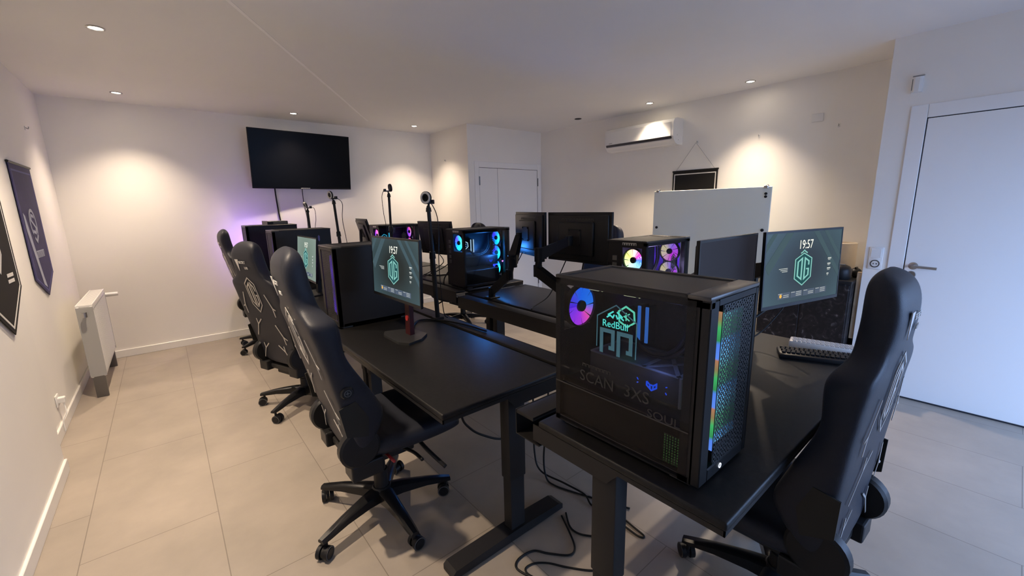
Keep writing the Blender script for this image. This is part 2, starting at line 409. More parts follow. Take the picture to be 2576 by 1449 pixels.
# ------------------------------------------------------------------ desks
def desk(name, label, loc, rz, L, H, group='black standing desks'):
    t = thing(name, label, 'desk', loc, rz, group)
    D = .656
    MB().box((-L / 2, -D / 2, H - .026), (L / 2, D / 2, H), .008, 3).build('desktop', M['desk'], t, smooth=30)
    MB().box((-L / 2 + .004, D / 2 + .030, H - .018), (L / 2 - .004, D / 2 + .124, H - .002), .004, 2).build('tray_lid', M['metal'], t, smooth=30)
    b = MB()                                   # steel pan under the top: side valances, deeper at the rear
    for s in (-1, 1):
        x = s * (L / 2 - .004)
        b.prism([(-D / 2 + .004, H - .026), (D / 2 + .03, H - .026), (D / 2 + .03, H - .088), (D / 2 - .30, H - .088), (D / 2 - .34, H - .042), (-D / 2 + .004, H - .042)], lambda u, v, w, x=x, s=s: (x - s * w, u, v), .004)
    b.box((-L / 2 + .004, -D / 2 + .004, H - .042), (L / 2 - .004, -D / 2 + .008, H - .026))
    b.build('side_valance', M['metal'], t)
    b = MB(); b.box((-L / 2 + .004, D / 2 + .124, H - .10), (L / 2 - .004, D / 2 + .128, H - .002)); b.box((-L / 2 + .004, D / 2 + .0, H - .104), (L / 2 - .004, D / 2 + .128, H - .10))
    b.build('cable_tray', M['metal'], t)
    b = MB(); b.box((-L / 2 + .10, .0, H - .10), (L / 2 - .10, .035, H - .045), .003, 1); b.box((-L / 2 + .10, .09, H - .10), (L / 2 - .10, .125, H - .045), .003, 1)
    b.build('crossbar', M['metal'], t)
    for s in (-1, 1):
        x = s * (L / 2 - .045)
        b = MB(); b.box((x - .031, -.001, .30), (x + .031, .091, H - .03), .004, 2); b.box((x - .027, .004, .045), (x + .027, .086, .33), .003, 1)
        lg = b.build('leg', M['metal'], t, smooth=30)
        b = MB(); b.loft([[(x - .04, -.315, .006), (x + .04, -.315, .006), (x + .04, -.315, .030), (x - .04, -.315, .030)], [(x - .04, -.30, .006), (x + .04, -.30, .006), (x + .04, -.30, .042), (x - .04, -.30, .042)],
                          [(x - .04, .0, .006), (x + .04, .0, .006), (x + .04, .0, .05), (x - .04, .0, .05)], [(x - .04, .09, .006), (x + .04, .09, .006), (x + .04, .09, .05), (x - .04, .09, .05)],
                          [(x - .04, .30, .006), (x + .04, .30, .006), (x + .04, .30, .042), (x - .04, .30, .042)], [(x - .04, .325, .006), (x + .04, .325, .006), (x + .04, .325, .030), (x - .04, .325, .030)]])
        for yy in (-.27, .28): b.cyl((x, yy, 0), (x, yy, .012), .022, n=14)
        b.build('foot', M['metal'], lg)
    b = MB(); b.box((-L / 2 + .05, -D / 2 + .012, H - .058), (-L / 2 + .24, -D / 2 + .06, H - .042), .003, 1)
    b.build('control_panel', M['plastic'], t)
    return t
def ydesk(label, x0, y0, y1, H, face):
    """desk whose long side runs in y; face -1: user on the low-x side, +1: user on the high-x side"""
    D = .656; L = y1 - y0
    cx = x0 + D / 2
    return desk('standing_desk', label, (cx, (y0 + y1) / 2, 0), -PI / 2 if face < 0 else PI / 2, L, H)
HL = (.745, .795, .82); HM = (.745, .78, .785)
ydesk('black standing desk with one lit monitor on a red-trimmed stand, end edge facing the camera', .70, 1.27, 2.985, HL[0], -1)
ydesk('middle black standing desk of the row along the pennant wall, behind the lit red-stand monitor', .70, 3.005, 4.70, HL[1], -1)
ydesk('black standing desk below the wall television, under the computer carrying a small box', .70, 4.72, 5.89, HL[2], -1)
ydesk('black standing desk under the two arm-mounted monitors seen from behind', 2.015, 1.36, 3.03, HM[0], 1)
ydesk('black standing desk under the computer with blue glowing fans', 2.015, 3.05, 4.70, HM[1], 1)
ydesk('far black standing desk under the computer with purple fans', 2.015, 4.73, 5.88, HM[2], 1)
desk('standing_desk', 'black standing desk across the row ends carrying the largest glass computer', ((.935 + 2.61) / 2, .347 + .328, 0), 0, 2.61 - .935, .745)

# ------------------------------------------------------------------ desktop computers
def L_(*c): return lin(c)
FAN = {
 'blue': ramp_emit('fan_blue', 'radial', [(0, L_(60, 255, 240)), (.2, L_(20, 200, 255)), (.45, L_(20, 90, 255)), (.62, L_(60, 40, 240)), (.8, L_(30, 140, 255)), (1, L_(60, 255, 240))], 3.4),
 'purple': ramp_emit('fan_purple', 'radial', [(0, L_(255, 170, 240)), (.3, L_(190, 90, 255)), (.55, L_(120, 60, 240)), (.75, L_(255, 90, 150)), (1, L_(255, 170, 240))], 2.0),
 'rainbow': ramp_emit('fan_rainbow', 'radial', [(0, L_(60, 120, 255)), (.18, L_(150, 210, 240)), (.4, L_(190, 235, 170)), (.6, L_(215, 230, 110)), (.78, L_(255, 190, 200)), (.88, L_(240, 60, 170)), (1, L_(60, 120, 255))], 1.6),
 'violet': ramp_emit('fan_violet', 'radial', [(0, L_(120, 60, 255)), (.25, L_(190, 60, 250)), (.36, L_(255, 90, 200)), (.5, L_(40, 130, 255)), (.75, L_(0, 110, 255)), (1, L_(90, 30, 240))], 1.5),
 'teal': ramp_emit('fan_teal', 'radial', [(0, L_(20, 90, 130)), (.3, L_(20, 110, 90)), (.6, L_(40, 130, 60)), (1, L_(20, 90, 130))], .35),
 'pinkv': ramp_emit('fan_pinkv', 'radial', [(0, L_(210, 90, 255)), (.2, L_(230, 60, 250)), (.45, L_(235, 220, 190)), (.6, L_(230, 220, 170)), (.8, L_(160, 120, 255)), (1, L_(210, 90, 255))], 1.3),
}
STRIP = {
 'multi': ramp_emit('strip_multi', 'linear', [(0, L_(60, 150, 90)), (.25, L_(70, 190, 110)), (.42, L_(150, 130, 90)), (.60, L_(185, 130, 100)), (.64, L_(100, 150, 255)), (.92, L_(90, 140, 250)), (1, L_(60, 150, 90))], .75, 2, 7.4),
 'violet': ramp_emit('strip_violet', 'linear', [(0, L_(70, 30, 200)), (.5, L_(120, 70, 255)), (1, L_(70, 30, 200))], 1.2, 2, 4),
}
GLOWBAR = {  # colours of the added glow bars behind the front mesh
 'multi': ramp_emit('diffuser_multi', 'linear', [(0, L_(30, 80, 60)), (.3, L_(40, 90, 60)), (.65, L_(60, 110, 140)), (.9, L_(50, 95, 140)), (1, L_(30, 80, 60))], 2.6, 2, 7.4),
 'diffuser_dim': ramp_emit('diffuser_dim', 'linear', [(0, L_(30, 80, 60)), (.3, L_(40, 90, 60)), (.65, L_(60, 110, 140)), (.9, L_(50, 95, 140)), (1, L_(30, 80, 60))], 1.1, 2, 7.4),
 'diffuser_dimmer': ramp_emit('diffuser_dimmer', 'linear', [(0, L_(30, 80, 60)), (.3, L_(40, 90, 60)), (.65, L_(60, 110, 140)), (.9, L_(50, 95, 140)), (1, L_(30, 80, 60))], .45, 2, 7.4),
 'violet': ramp_emit('diffuser_violet', 'linear', [(0, L_(40, 22, 90)), (.5, L_(80, 45, 190)), (1, L_(40, 22, 90))], 1.6, 2, 4),
}
EM = {
 'pump_w': emat('pump_white', L_(200, 245, 255), 1.6), 'pump_g': emat('pump_green', L_(120, 255, 210), 1.2), 'cyan': emat('cyan_led', L_(70, 220, 255), 1.3),
 'ram_b': emat('ram_blue', L_(70, 140, 245), .8), 'ram_w': emat('ram_white', L_(190, 230, 255), 1.2), 'gpu_b': emat('gpu_badge_blue', L_(40, 90, 255), 1.2),
 'white': emat('white_led', L_(225, 235, 255), 1.2), 'lime': emat('lime_led', L_(235, 245, 190), 1.1), 'glint': emat('cyan_logo', L_(90, 225, 215), .75),
}
def fan_disc(mb, r, r0=.26):
    for k in range(9):
        a0 = 2 * PI * k / 9; pts = []
        for j in range(7): a = a0 + .62 * j / 6 + .02; pts.append((r * math.cos(a), r * math.sin(a)))
        for j in range(4): a = a0 + .62 - .62 * j / 3 - .22; pts.append((r * r0 * math.cos(a), r * r0 * math.sin(a)))
        mb.prism(pts, lambda u, v, w: (u, v, w), .003)
    return mb
def fan(parent, c, rot, r, m):
    """a fan: square-ish frame ring, lit blades, dark hub"""
    f = MB().lathe([(r * 1.08, -.012), (r * 1.08, .012), (r * 1.01, .012), (r * 1.01, -.012), (r * 1.08, -.012)], n=32, cap=False).build('fan', M['plastic'], parent, c, True, rot)
    fan_disc(MB(), r).build('blades', m, f)
    MB().lathe([(0, .012), (r * .28, .012), (r * .30, .006), (r * .30, -.006), (r * .28, -.012), (0, -.012)], n=20, cap=False).build('hub', M['plastic_s'], f, smooth=True)
    return f
W, DP, HP = .29, .52, .53
M['dimprint'] = mat('dim_grey_print', (.034, .033, .032), .5)
def fan_glow_mat():  # green fan glow behind the shroud, put in as emissive dots
    m = bpy.data.materials.new('green_lit_perforation'); m.use_nodes = True; nt = m.node_tree; b = nt.nodes['Principled BSDF']
    b.inputs['Base Color'].default_value = (.012, .012, .012, 1); b.inputs['Emission Color'].default_value = (*L_(70, 118, 55), 1)
    tc = nt.nodes.new('ShaderNodeTexCoord'); v = nt.nodes.new('ShaderNodeTexVoronoi'); v.inputs['Scale'].default_value = 125; v.inputs['Randomness'].default_value = 0
    r = nt.nodes.new('ShaderNodeMath'); r.operation = 'LESS_THAN'; r.inputs[1].default_value = .38
    nt.links.new(tc.outputs['Object'], v.inputs['Vector']); nt.links.new(v.outputs['Distance'], r.inputs[0]); nt.links.new(r.outputs[0], b.inputs['Emission Strength'])
    return m
FANGLOW = fan_glow_mat()
def pc(label, loc, rz, style):
    t = thing('desktop_computer', label, 'computer', loc, rz, 'black tower computers')
    x0, x1, y0, y1 = -W / 2, W / 2, -DP / 2, DP / 2
    b = MB()                                                    # steel shell: floor, right side, frame posts, rear frame
    b.box((x0, y0 + .03, .012), (x1, y1, .032), .002, 1)
    b.box((x1 - .008, y0, .012), (x1, y1, HP - .004), .002, 1)
    b.box((x0, y0, HP - .03), (x0 + .02, y1, HP - .008)); b.box((x0, y1 - .02, .012), (x0 + .02, y1, HP - .01)); b.box((x0, y0 + .022, .012), (x0 + .03, y0 + .06, HP - .01))
    b.box((x0 + .02, y1 - .006, .012), (x1 - .008, y1 - .001, .33)); b.box((x0 + .02, y1 - .006, .485), (x1 - .008, y1 - .001, HP - .008))
    b.box((x0 + .02, y1 - .006, .33), (x0 + .03, y1 - .001, .485)); b.box((x0 + .172, y1 - .006, .33), (x1 - .008, y1 - .001, .485))
    b.box((x0 + .03, y0 + .055, .012), (x1 - .008, y0 + .06, HP - .01)) if style['front'] == 'x' else None
    b.build('case_shell', M['case'], t)
    MB().box((x0 - .002, y0 + .0, HP - .012), (x1 + .002, y0 + .061, HP), .004, 2).build('top_front_strip', M['topstrip'], t, smooth=30)
    b = MB(); b.box((x0 - .002, y0 + .062, HP - .012), (x0 + .022, y1 + .002, HP), .003, 1)
    b.box((x1 - .022, y0 + .062, HP - .012), (x1 + .002, y1 + .002, HP), .003, 1); b.box((x0 + .022, y1 - .03, HP - .012), (x1 - .022, y1 + .002, HP), .003, 1)
    b.build('top_frame', M['casetop'], t, smooth=30)
    MB().box((x0 + .022, y0 + .062, HP - .008), (x1 - .022, y1 - .03, HP - .004)).build('top_grille', M['mesh2'], t)
    # front: outer lip, recessed groove, raised mesh panel with light strips on its flanks
    b = MB(); b.box((x0, y0, .012), (x0 + .045, y0 + .03, HP - .012), .003, 1); b.box((x1 - .022, y0, .012), (x1, y0 + .03, HP - .012), .003, 1)
    b.box((x0 + .045, y0 + .03, .012), (x1 - .022, y0 + .034, .06)); b.box((x0 + .045, y0, HP - .028), (x1 - .022, y0 + .03, HP - .012)); b.box((x0 + .045, y0, .012), (x1 - .022, y0 + .03, .048), .003, 1)
    b.build('front_bezel', M['case'], t, smooth=30)
    b = MB(); b.quad([(x0 + .072, y0, .05), (x1 - .030, y0, .05), (x1 - .030, y0, HP - .03), (x0 + .072, y0, HP - .03)])
    b.build('front_grille', M['mesh'], t)
    for xx, sg in ((x0 + .069, -1), (x1 - .031, 1)):
        MB().box((xx - .001, y0 + .001, .06), (xx + .003, y0 + .054, HP - .03)).build('strip_carrier', M['case'], t)
        xs = xx - .003 if sg < 0 else xx + .003
        MB().box((xs, y0 + .002, .095), (xs + .002, y0 + .026, .482)).build('light_strip', STRIP[style['strip']], t)
    bx = x0 + .078 if style.get('hero') else x1 - .105
    MB().box((bx, y0 + .012, .10), (bx + .070, y0 + .014, .470)).build('diffuser_bar', GLOWBAR[style['strip']], t)  # emissive bar standing in for strip light leaking behind the grille
    if style.get('hero'):
        for q, nm in ((.151, 'diffuser_dim'), (.186, 'diffuser_dimmer')): MB().box((x0 + q, y0 + .012, .10), (x0 + q + .033, y0 + .014, .470)).build('diffuser_bar', GLOWBAR[nm], t)
    if not style.get('intake'):
        for z in (.13, .27, .41): fan(t, (x0 + .155, y0 + .055, z), (PI / 2, 0, 0), .058, FAN[style['front_fan']])
    MB().lathe([(.0075, 0), (.0075, .0015), (.005, .0015), (.005, 0), (.0075, 0)], n=18, cap=False).build('power_button', EM['white'], t, (x0 + .12, y0 - .0005, .03), rot=(PI / 2, 0, 0))
    b = MB()
    for sx in (-1, 1):
        for sy in (-1, 1): b.box((sx * .11 - .02, sy * .20 - .03, 0), (sx * .11 + .02, sy * .20 + .03, .013))
    b.build('feet', M['rubber'], t)
    # inside
    MB().box((x1 - .055, y0 + .06, .17), (x1 - .050, y1 - .01, HP - .02)).build('motherboard_tray', M['pcb'], t)
    MB().box((x0 + .012, y0 + (.125 if style.get('intake') else .062), .034), (x1 - .01, y1 - .008, .158), .003, 1).build('power_shroud', M['case'], t)
    fan(t, (x0 + .100, y1 - .02, .408), (PI / 2, 0, 0), .068, FAN[style['rear_fan']])
    tx = x1 - .075
    for k, yy in enumerate((.318, .289)):
        ms = MB().box((tx - .026, y0 + yy - .004, .30), (x1 - .055, y0 + yy + .004, .425), .001, 1).build('memory_stick', M['pcb'], t)
        MB().box((tx - .031, y0 + yy - .005, .302), (tx - .026, y0 + yy + .005, .423)).build('light_edge', EM[style['ram']], ms)
    pmp = MB().lathe([(.034, 0), (.034, .035), (.0, .035)], n=6, cap=False).build('pump_head', M['plastic_s'], t, (x1 - .055, y0 + .375, .372), rot=(0, -PI / 2, 0))
    b = MB(); hexp = [(.036 * math.cos(PI / 3 * k + .1), .036 * math.sin(PI / 3 * k + .1)) for k in range(6)]
    b.strokes([hexp], .006, lambda u, v, w: (u, v, .036 + w), .002, closed=(0,)); b.strokes([[(-.012, -.012), (0, .01), (.012, -.012)], [(-.014, .002), (.014, .002)]], .004, lambda u, v, w: (u, v, .036 + w), .002)
    b.build('pump_ring', EM[style['pump']], pmp)
    for k in (0, 1):
        MB().tube([(x1 - .085, y0 + .36 - k * .02, .345), (x1 - .12, y0 + .29, .288 - .012 * k), (x1 - .13, y0 + .19 - .01 * k, .30 - .01 * k), (x1 - .13, y0 + .14 - .025 * k, .37), (x1 - .12, y0 + .13 - .03 * k, .47)], .007).build('coolant_tube', M['cable'], t, smooth='all')
    g = MB().box((x0 + .06, y0 + .10, .185), (x1 - .056, y0 + .42, .272), .006, 2).build('graphics_card', M['gpu'] if style.get('hero') else M['pcb'], t, smooth=30)
    b = MB()
    b.strokes([[(-.016, .012), (-.016, .0), (0, -.012), (.016, 0), (.016, .012), (.006, .004), (-.006, .004), (-.016, .012)], [(-.006, .002), (-.004, -.006)], [(.006, .002), (.004, -.006)]], .005, lambda u, v, w: (x0 + .06 - w - .0005, y0 + .185 - u, .222 + v), .001)
    b.strokes([[(-.05, .014), (-.045, .008)], [(-.05, -.002), (-.045, 0)], [(.045, .012), (.05, .014)], [(.045, -.004), (.049, -.010)]], .003, lambda u, v, w: (x0 + .06 - w - .0005, y0 + .185 - u, .222 + v), .001)
    b.build('badge', EM['gpu_b'], g)
    if style.get('hero'):
        fg = lambda u, v, w: (x0 + .06 + u, y0 + v, .2725 + w)
        b = MB(); b.strokes([[(.004, .104), (.004, .416)], [(.168, .104), (.168, .416)], [(.004, .104), (.168, .104)], [(.004, .104), (.168, .22)], [(.168, .104), (.004, .22)], [(.004, .22), (.168, .22)], [(.004, .416), (.168, .416)]], .012, fg, .002)
        b.build('top_lattice', M['gpuframe'], g)
        b = MB(); b.box((x0 + .058, y0 + .092, .183), (x0 + .095, y0 + .10, .274), .001, 1); b.box((x0 + .10, y0 + .092, .183), (x1 - .06, y0 + .10, .20)); b.box((x0 + .10, y0 + .092, .255), (x1 - .06, y0 + .10, .274)); b.build('end_plate', M['gpuframe'], g)
    b = MB()
    for k in range(2):
        b.box((x0 + .05, y0 + .38 - k * .135, .484), (x0 + .056, y0 + .42 - k * .135, .488)); b.box((x0 + .05, y0 + .365 - k * .135, .484), (x0 + .056, y0 + .369 - k * .135, .488))
    if style.get('hero'): b.build('ceiling_leds', EM['lime'], t)
    else: b.bm.free()
    MB().box((x0 + .03, y0 + .09, .49), (x1 - .06, y1 - .05, .515), .002, 1).build('radiator_block', M['plastic_s'], t)
    # window side
    gp = MB().box((x0 - .003, y0 + .035, .022), (x0 + .001, y1 - .004, HP - .014)).build('side_glass', M['glass'], t)
    fnG = lambda u, v, w: (x0 - .0035 - w, y0 + u, v)          # u: distance back from the front, v: height
    if style.get('hero'):
        MB().box((x0 - .0045, y0 + .035, .1575), (x0 - .003, y1 - .004, .161)).build('glass_seam', M['faint'], gp)
        b = MB(); b.strokes([[(.341, .325), (.340, .423), (.272, .465), (.201, .423), (.202, .317)]], .0035, fnG, .0006)
        for uo in (.302, .240): b.strokes([[(uo + .021, .31), (uo + .021, .382), (uo - .021, .382), (uo - .021, .33), (uo - .006, .33)]], .0125, fnG, .0006)
        b.build('shield_print', mat('teal_glass_print', L_(70, 110, 120), .4, emit=L_(30, 90, 110), es=.35), gp)
        b = MB(); b.text('RedBull', .030, lambda u, v, w: fnG(.275 - u, .404 + v, w), .0008)
        for k in (-1, 1): b.strokes([[(.275 + k * .030, .424), (.275 + k * .018, .432), (.275 + k * .008, .426), (.275 + k * .003, .436)], [(.275 + k * .026, .432), (.275 + k * .014, .440), (.275 + k * .006, .445)]], .0045, fnG, .0008)
        b.build('logo_print', EM['glint'], gp)
        for tx_, sz, uo, vo, kx in (('SCAN', .052, .340, .210, 1), ('3XS', .052, .195, .212, 1), ('SOUL', .034, .108, .172, 1.2)):
            MB().text(tx_, sz, lambda u, v, w: fnG(uo - u * kx, vo + v, w), .0006).build('lettering', M['dimprint'], gp)
        MB().strokes([[(.395 - .014 * k, .244), (.395 - .014 * k, .253), (.386 - .014 * k, .253), (.386 - .014 * k, .244)] for k in range(8)], .003, fnG, .0006).build('small_print', M['dimprint'], gp)
        MB().box((x0 + .0115, y0 + .064, .04), (x0 + .0125, y0 + .112, .125)).build('lit_vent', FANGLOW, t)
    else:
        b = MB(); og(b, lambda u, v, w: fnG(.21 - u * .045, .37 + v * .055, w), .12, .0006); b.build('shield_print', M['faint'], gp)
        b = MB(); og(b, lambda u, v, w: (x1 + .0005 + w, y0 + .405 + u * .014, .435 + v * .028), .14, .0006); b.build('side_badge', mat('purple_badge', L_(80, 70, 140), .3), t)  # small purple shield-shaped mark on the solid side panel
    if style.get('heart'):
        b = MB(); b.strokes([[(0, -.008), (-.008, .001), (-.004, .006), (0, .002), (.004, .006), (.008, .001), (0, -.008)]], .004, lambda u, v, w: fnG(.095 + u, .215 + v, w), .0008); b.build('heart_light', emat('pink_led', L_(230, 150, 255), 1.2), gp)
        for z in (.13, .27, .41): pass
    if style.get('intake'):
        for z in (.43, .29, .15): fan(t, (x0 + .095, y0 + .085, z), (PI / 2, 0, 0), .066, FAN[style['intake']])
    # rear: label plate and ports
    b = MB(); b.strokes([[(-.05 + .017 * k, -.007), (-.05 + .017 * k, .007), (-.038 + .017 * k, .007), (-.038 + .017 * k, -.007)] for k in range(6)], .0045, lambda u, v, w: (x0 + .12 - u, y1 + .0006 + w, .507 + v), .0005); b.build('rear_lettering', M['silverprint'], t)
    b = MB()
    for k in range(5): b.box((x1 - .08, y1 - .001, .22 + k * .045), (x1 - .045, y1 + .003, .25 + k * .045), .001, 1)
    b.build('rear_ports', M['dsteel'], t)
    if style.get('glow'):
        l = bpy.data.lights.new('case_led', 'POINT'); l.color = style['glow'][0]; l.energy = style['glow'][1]; l.shadow_soft_size = .05
        lo = bpy.data.objects.new('case_led', l); COL.objects.link(lo); lo.location = (x0 + .05, y0 + .16, .30); lo.parent = t
    return t
HERO = dict(front='led', strip='multi', front_fan='teal', rear_fan='violet', ram='ram_b', pump='pump_g', hero=True, glow=((.25, .35, 1), .35))
LEFT = dict(front='led', strip='violet', front_fan='violet', rear_fan='violet', ram='ram_b', pump='pump_w', glow=((.45, .25, 1), 2.0))
pc('largest black tower with shield print and drink logo on its glass side', (.989 + W / 2, .445 + DP / 2, .745), 0, HERO)
pc('black tower with violet front edge glow behind the red-stand monitor', (.785 + DP / 2, 2.695 + W / 2, HL[0]), -PI / 2, LEFT)
pc('black tower facing the pennant wall behind the greenish washed-out monitor', (.768 + DP / 2, 4.39 + W / 2, HL[1]), -PI / 2, LEFT)
pc('black tower below the television casting violet light onto the wall', (.70 + DP / 2, 5.42 + W / 2, HL[2]), -PI / 2, dict(LEFT, glow=((.40, .18, 1), 16)))
pc('black tower with a rainbow rear fan beneath the whiteboard', (2.22 + DP / 2, 1.41 + W / 2, HM[0]), PI / 2,
   dict(front='led', strip='violet', front_fan='pinkv', rear_fan='rainbow', ram='ram_w', pump='pump_w', intake='pinkv', glow=((.6, .5, 1), 3.5)))
pc('black tower with three blue and cyan glowing intake fans', (2.0 + DP / 2, 3.07 + W / 2, HM[1]), PI / 2,
   dict(front='led', strip='violet', front_fan='blue', rear_fan='blue', ram='ram_w', pump='pump_w', intake='blue', heart=True, glow=((.05, .3, 1), 14.0)))
pc('black tower with purple fans behind the red-stand monitor, farthest in the inner row', (1.95 + DP / 2, 4.79 + W / 2, HM[2]), PI / 2,
   dict(front='led', strip='violet', front_fan='purple', rear_fan='purple', ram='cyan', pump='cyan', intake='purple', glow=((.45, .2, 1), .8)))

# ------------------------------------------------------------------ monitors (local: screen faces -Y, origin on the surface below)
def screen_mat(name, c0, c1, s):
    m = bpy.data.materials.new(name); m.use_nodes = True
    nt = m.node_tree; nt.nodes.clear()
    tc = nt.nodes.new('ShaderNodeTexCoord'); mp = nt.nodes.new('ShaderNodeMapping'); g = nt.nodes.new('ShaderNodeTexGradient'); g.gradient_type = 'SPHERICAL'
    mp.inputs['Scale'].default_value = (2.3, 2.3, 3.4)
    r = nt.nodes.new('ShaderNodeValToRGB'); r.color_ramp.elements[0].color = (*c1, 1); r.color_ramp.elements[1].color = (*c0, 1); r.color_ramp.elements[0].position = .05; r.color_ramp.elements[1].position = .75
    e = nt.nodes.new('ShaderNodeEmission'); e.inputs['Strength'].default_value = s
    gl = nt.nodes.new('ShaderNodeBsdfGlossy'); gl.inputs['Roughness'].default_value = .35; gl.inputs['Color'].default_value = (.03, .03, .03, 1)
    ad = nt.nodes.new('ShaderNodeAddShader'); o = nt.nodes.new('ShaderNodeOutputMaterial')
    nt.links.new(tc.outputs['Object'], mp.inputs[0]); nt.links.new(mp.outputs[0], g.inputs[0]); nt.links.new(g.outputs['Fac'], r.inputs['Fac']); nt.links.new(r.outputs[0], e.inputs['Color'])
    nt.links.new(e.outputs[0], ad.inputs[0]); nt.links.new(gl.outputs[0], ad.inputs[1]); nt.links.new(ad.outputs[0], o.inputs['Surface'])
    return m
SCR = screen_mat('lit_screen', L_(40, 46, 46), L_(66, 88, 94), .85)
SCR2 = screen_mat('lit_screen_pale', L_(120, 140, 128), L_(140, 158, 150), .8)
SCR3 = screen_mat('standby_screen', L_(52, 51, 60), L_(56, 55, 64), .45)  # switched-off screen; its window reflection is put in as a weak glow
E_clock = emat('clock_glow', L_(250, 250, 235), 1.0); E_teal = emat('emblem_glow', L_(140, 205, 195), .85); E_teal2 = emat('emblem_fill', L_(44, 88, 92), .75)
E_beam = emat('beam_glow', L_(74, 94, 102), .85); E_bar = emat('widget_bar_glow', L_(86, 98, 116), .85); E_txt = emat('widget_text_glow', L_(205, 210, 205), .8); E_sun = emat('sun_icon_glow', L_(245, 190, 90), .9)
def monitor(label, loc, rz, zc, tilt=0, w=.597, h=.336, kind='lit', stand=None, roll=0, pole=None):
    """loc: point on the desk below the panel centre; zc: height of the panel centre above that point"""
    t = thing('monitor', label, 'monitor', loc, rz, 'black flat monitors')
    mx = Matrix.Translation((0, 0, zc)) @ Matrix.Rotation(-tilt, 4, 'X') @ Matrix.Rotation(roll, 4, 'Y')
    ow, oh = w / 2 + .008, h / 2 + .010
    b = MB(); b.box((-ow, .0, -oh - .006), (ow, .012, oh), .003, 2); b.box((-ow + .02, .012, -oh + .015), (ow - .02, .026, oh - .02), .006, 2); b.box((-.17, .024, -.13), (.17, .045, .11), .012, 3)
    b.tf(mx); b.build('housing', M['plastic'], t, smooth=30)
    b = MB()
    b.box((-ow, -.004, h / 2), (ow, .001, oh)); b.box((-ow, -.004, -oh - .006), (ow, .001, -h / 2)); b.box((-ow, -.004, -h / 2), (-w / 2, .001, h / 2)); b.box((w / 2, -.004, -h / 2), (ow, .001, h / 2))
    b.tf(mx); b.build('bezel', M['plastic_s'], t)
    sc = MB().quad([(-w / 2, 0, -h / 2), (w / 2, 0, -h / 2), (w / 2, 0, h / 2), (-w / 2, 0, h / 2)]).build('screen', {'lit': SCR, 'pale': SCR2, 'standby': SCR3, 'off': M['screenoff']}[kind], t)
    sc.matrix_local = mx @ Matrix.Translation((0, -.0025, 0))
    if kind in ('lit', 'pale'):
        P = lambda u, v, d=0: ((u - .5) * w, -.0008 - d, (.5 - v) * h)
        if kind == 'lit':
            for q in (((.24, .0), (.33, .0), (.05, .56), (.0, .45)), ((.08, .0), (.13, .0), (.0, .26), (.0, .15)), ((.59, .0), (.66, .0), (1, .62), (1, .72)), ((.74, .0), (.79, .0), (1, .38), (1, .48))):
                MB().quad([P(*c) for c in q]).build('light_beam', E_beam, sc)
        b = MB(); b.text('19:57', .060, lambda u, v, d: (u * .86, -.0012 - d * .5, v + .5 * h - .185 * h), .0006)
        b.build('clock_digits', E_clock, sc)
        ex, ez, es_, eh_ = -.010, -.012, .115, .072
        b = MB(); b.prism([(ex + x * es_ * .98, ez + z * eh_) for x, z in OG_OUT[0]], lambda u, v, d: (u, -.0009 - d, v), .0003); b.build('emblem_fill', E_teal2, sc)
        b = MB(); og(b, lambda u, v, d: (ex + u * es_, -.0014 - d, ez + v * eh_), .06, .0004)
        b.strokes([[(ex - .026, ez + .078), (ex - .012, ez + .084), (ex, ez + .092), (ex + .012, ez + .084), (ex + .026, ez + .078)]], .006, lambda u, v, d: (u, -.0014 - d, v), .0004)
        b.build('emblem', E_teal, sc)
        b = MB()
        for k in range(4): b.quad([P(.18 + .165 * k, .93, .0003), P(.338 + .165 * k, .93, .0003), P(.338 + .165 * k, .84, .0003), P(.18 + .165 * k, .84, .0003)])
        b.build('widget_bar', E_bar, sc)
        b = MB()
        for k in range(4):
            for j in range(2 + k % 2): b.quad([P(.25 + .165 * k, .91 - .025 * j, .0008), P(.32 + .165 * k, .91 - .025 * j, .0008), P(.32 + .165 * k, .902 - .025 * j, .0008), P(.25 + .165 * k, .902 - .025 * j, .0008)])
            b.quad([P(.185 + .165 * k, .857, .0008), P(.235 + .165 * k, .857, .0008), P(.235 + .165 * k, .85, .0008), P(.185 + .165 * k, .85, .0008)])
        for k, (v, wd) in enumerate(((.41, .05), (.49, .045), (.56, .05), (.64, .03))):
            b.quad([P(.82, v + .02, .0008), P(.82 + wd, v + .02, .0008), P(.82 + wd, v, .0008), P(.82, v, .0008)]); b.quad([P(.825, v + .037, .0008), P(.82 + wd * .8, v + .037, .0008), P(.82 + wd * .8, v + .030, .0008), P(.825, v + .030, .0008)])
        for k in range(3): b.quad([P(.17 + .02 * k, .50 + .022 * k, .0008), P(.28, .50 + .022 * k, .0008), P(.28, .491 + .022 * k, .0008), P(.17 + .02 * k, .491 + .022 * k, .0008)])
        b.build('widget_text', E_txt, sc)
        b = MB(); c0 = P(.215, .885, .001); b.prism([(c0[0] + .009 * math.cos(PI * k / 6), c0[2] + .009 * math.sin(PI * k / 6)) for k in range(12)], lambda u, v, d: (u, c0[1] - d, v), .0003); b.build('sun_icon', E_sun, sc)
    b = MB(); b.strokes([[(-.14 + .028 * k, -.008), (-.14 + .028 * k, .008), (-.124 + .028 * k, .008), (-.124 + .028 * k, -.008)] for k in range(11)], .006, lambda u, v, d: (-u, .0262 + d, oh - .055 + v), .0004)
    b.tf(mx); b.build('rear_logo', M['faint'], t)
    b = MB(); b.box((-.06, .045, -.06), (.06, .050, .06), .002, 1)
    for sx in (-1, 1):
        for sz in (-1, 1): b.cyl((sx * .05, .050, sz * .05), (sx * .05, .056, sz * .05), .006, n=10)
    b.tf(mx); b.build('mount_plate', M['metal'], t)
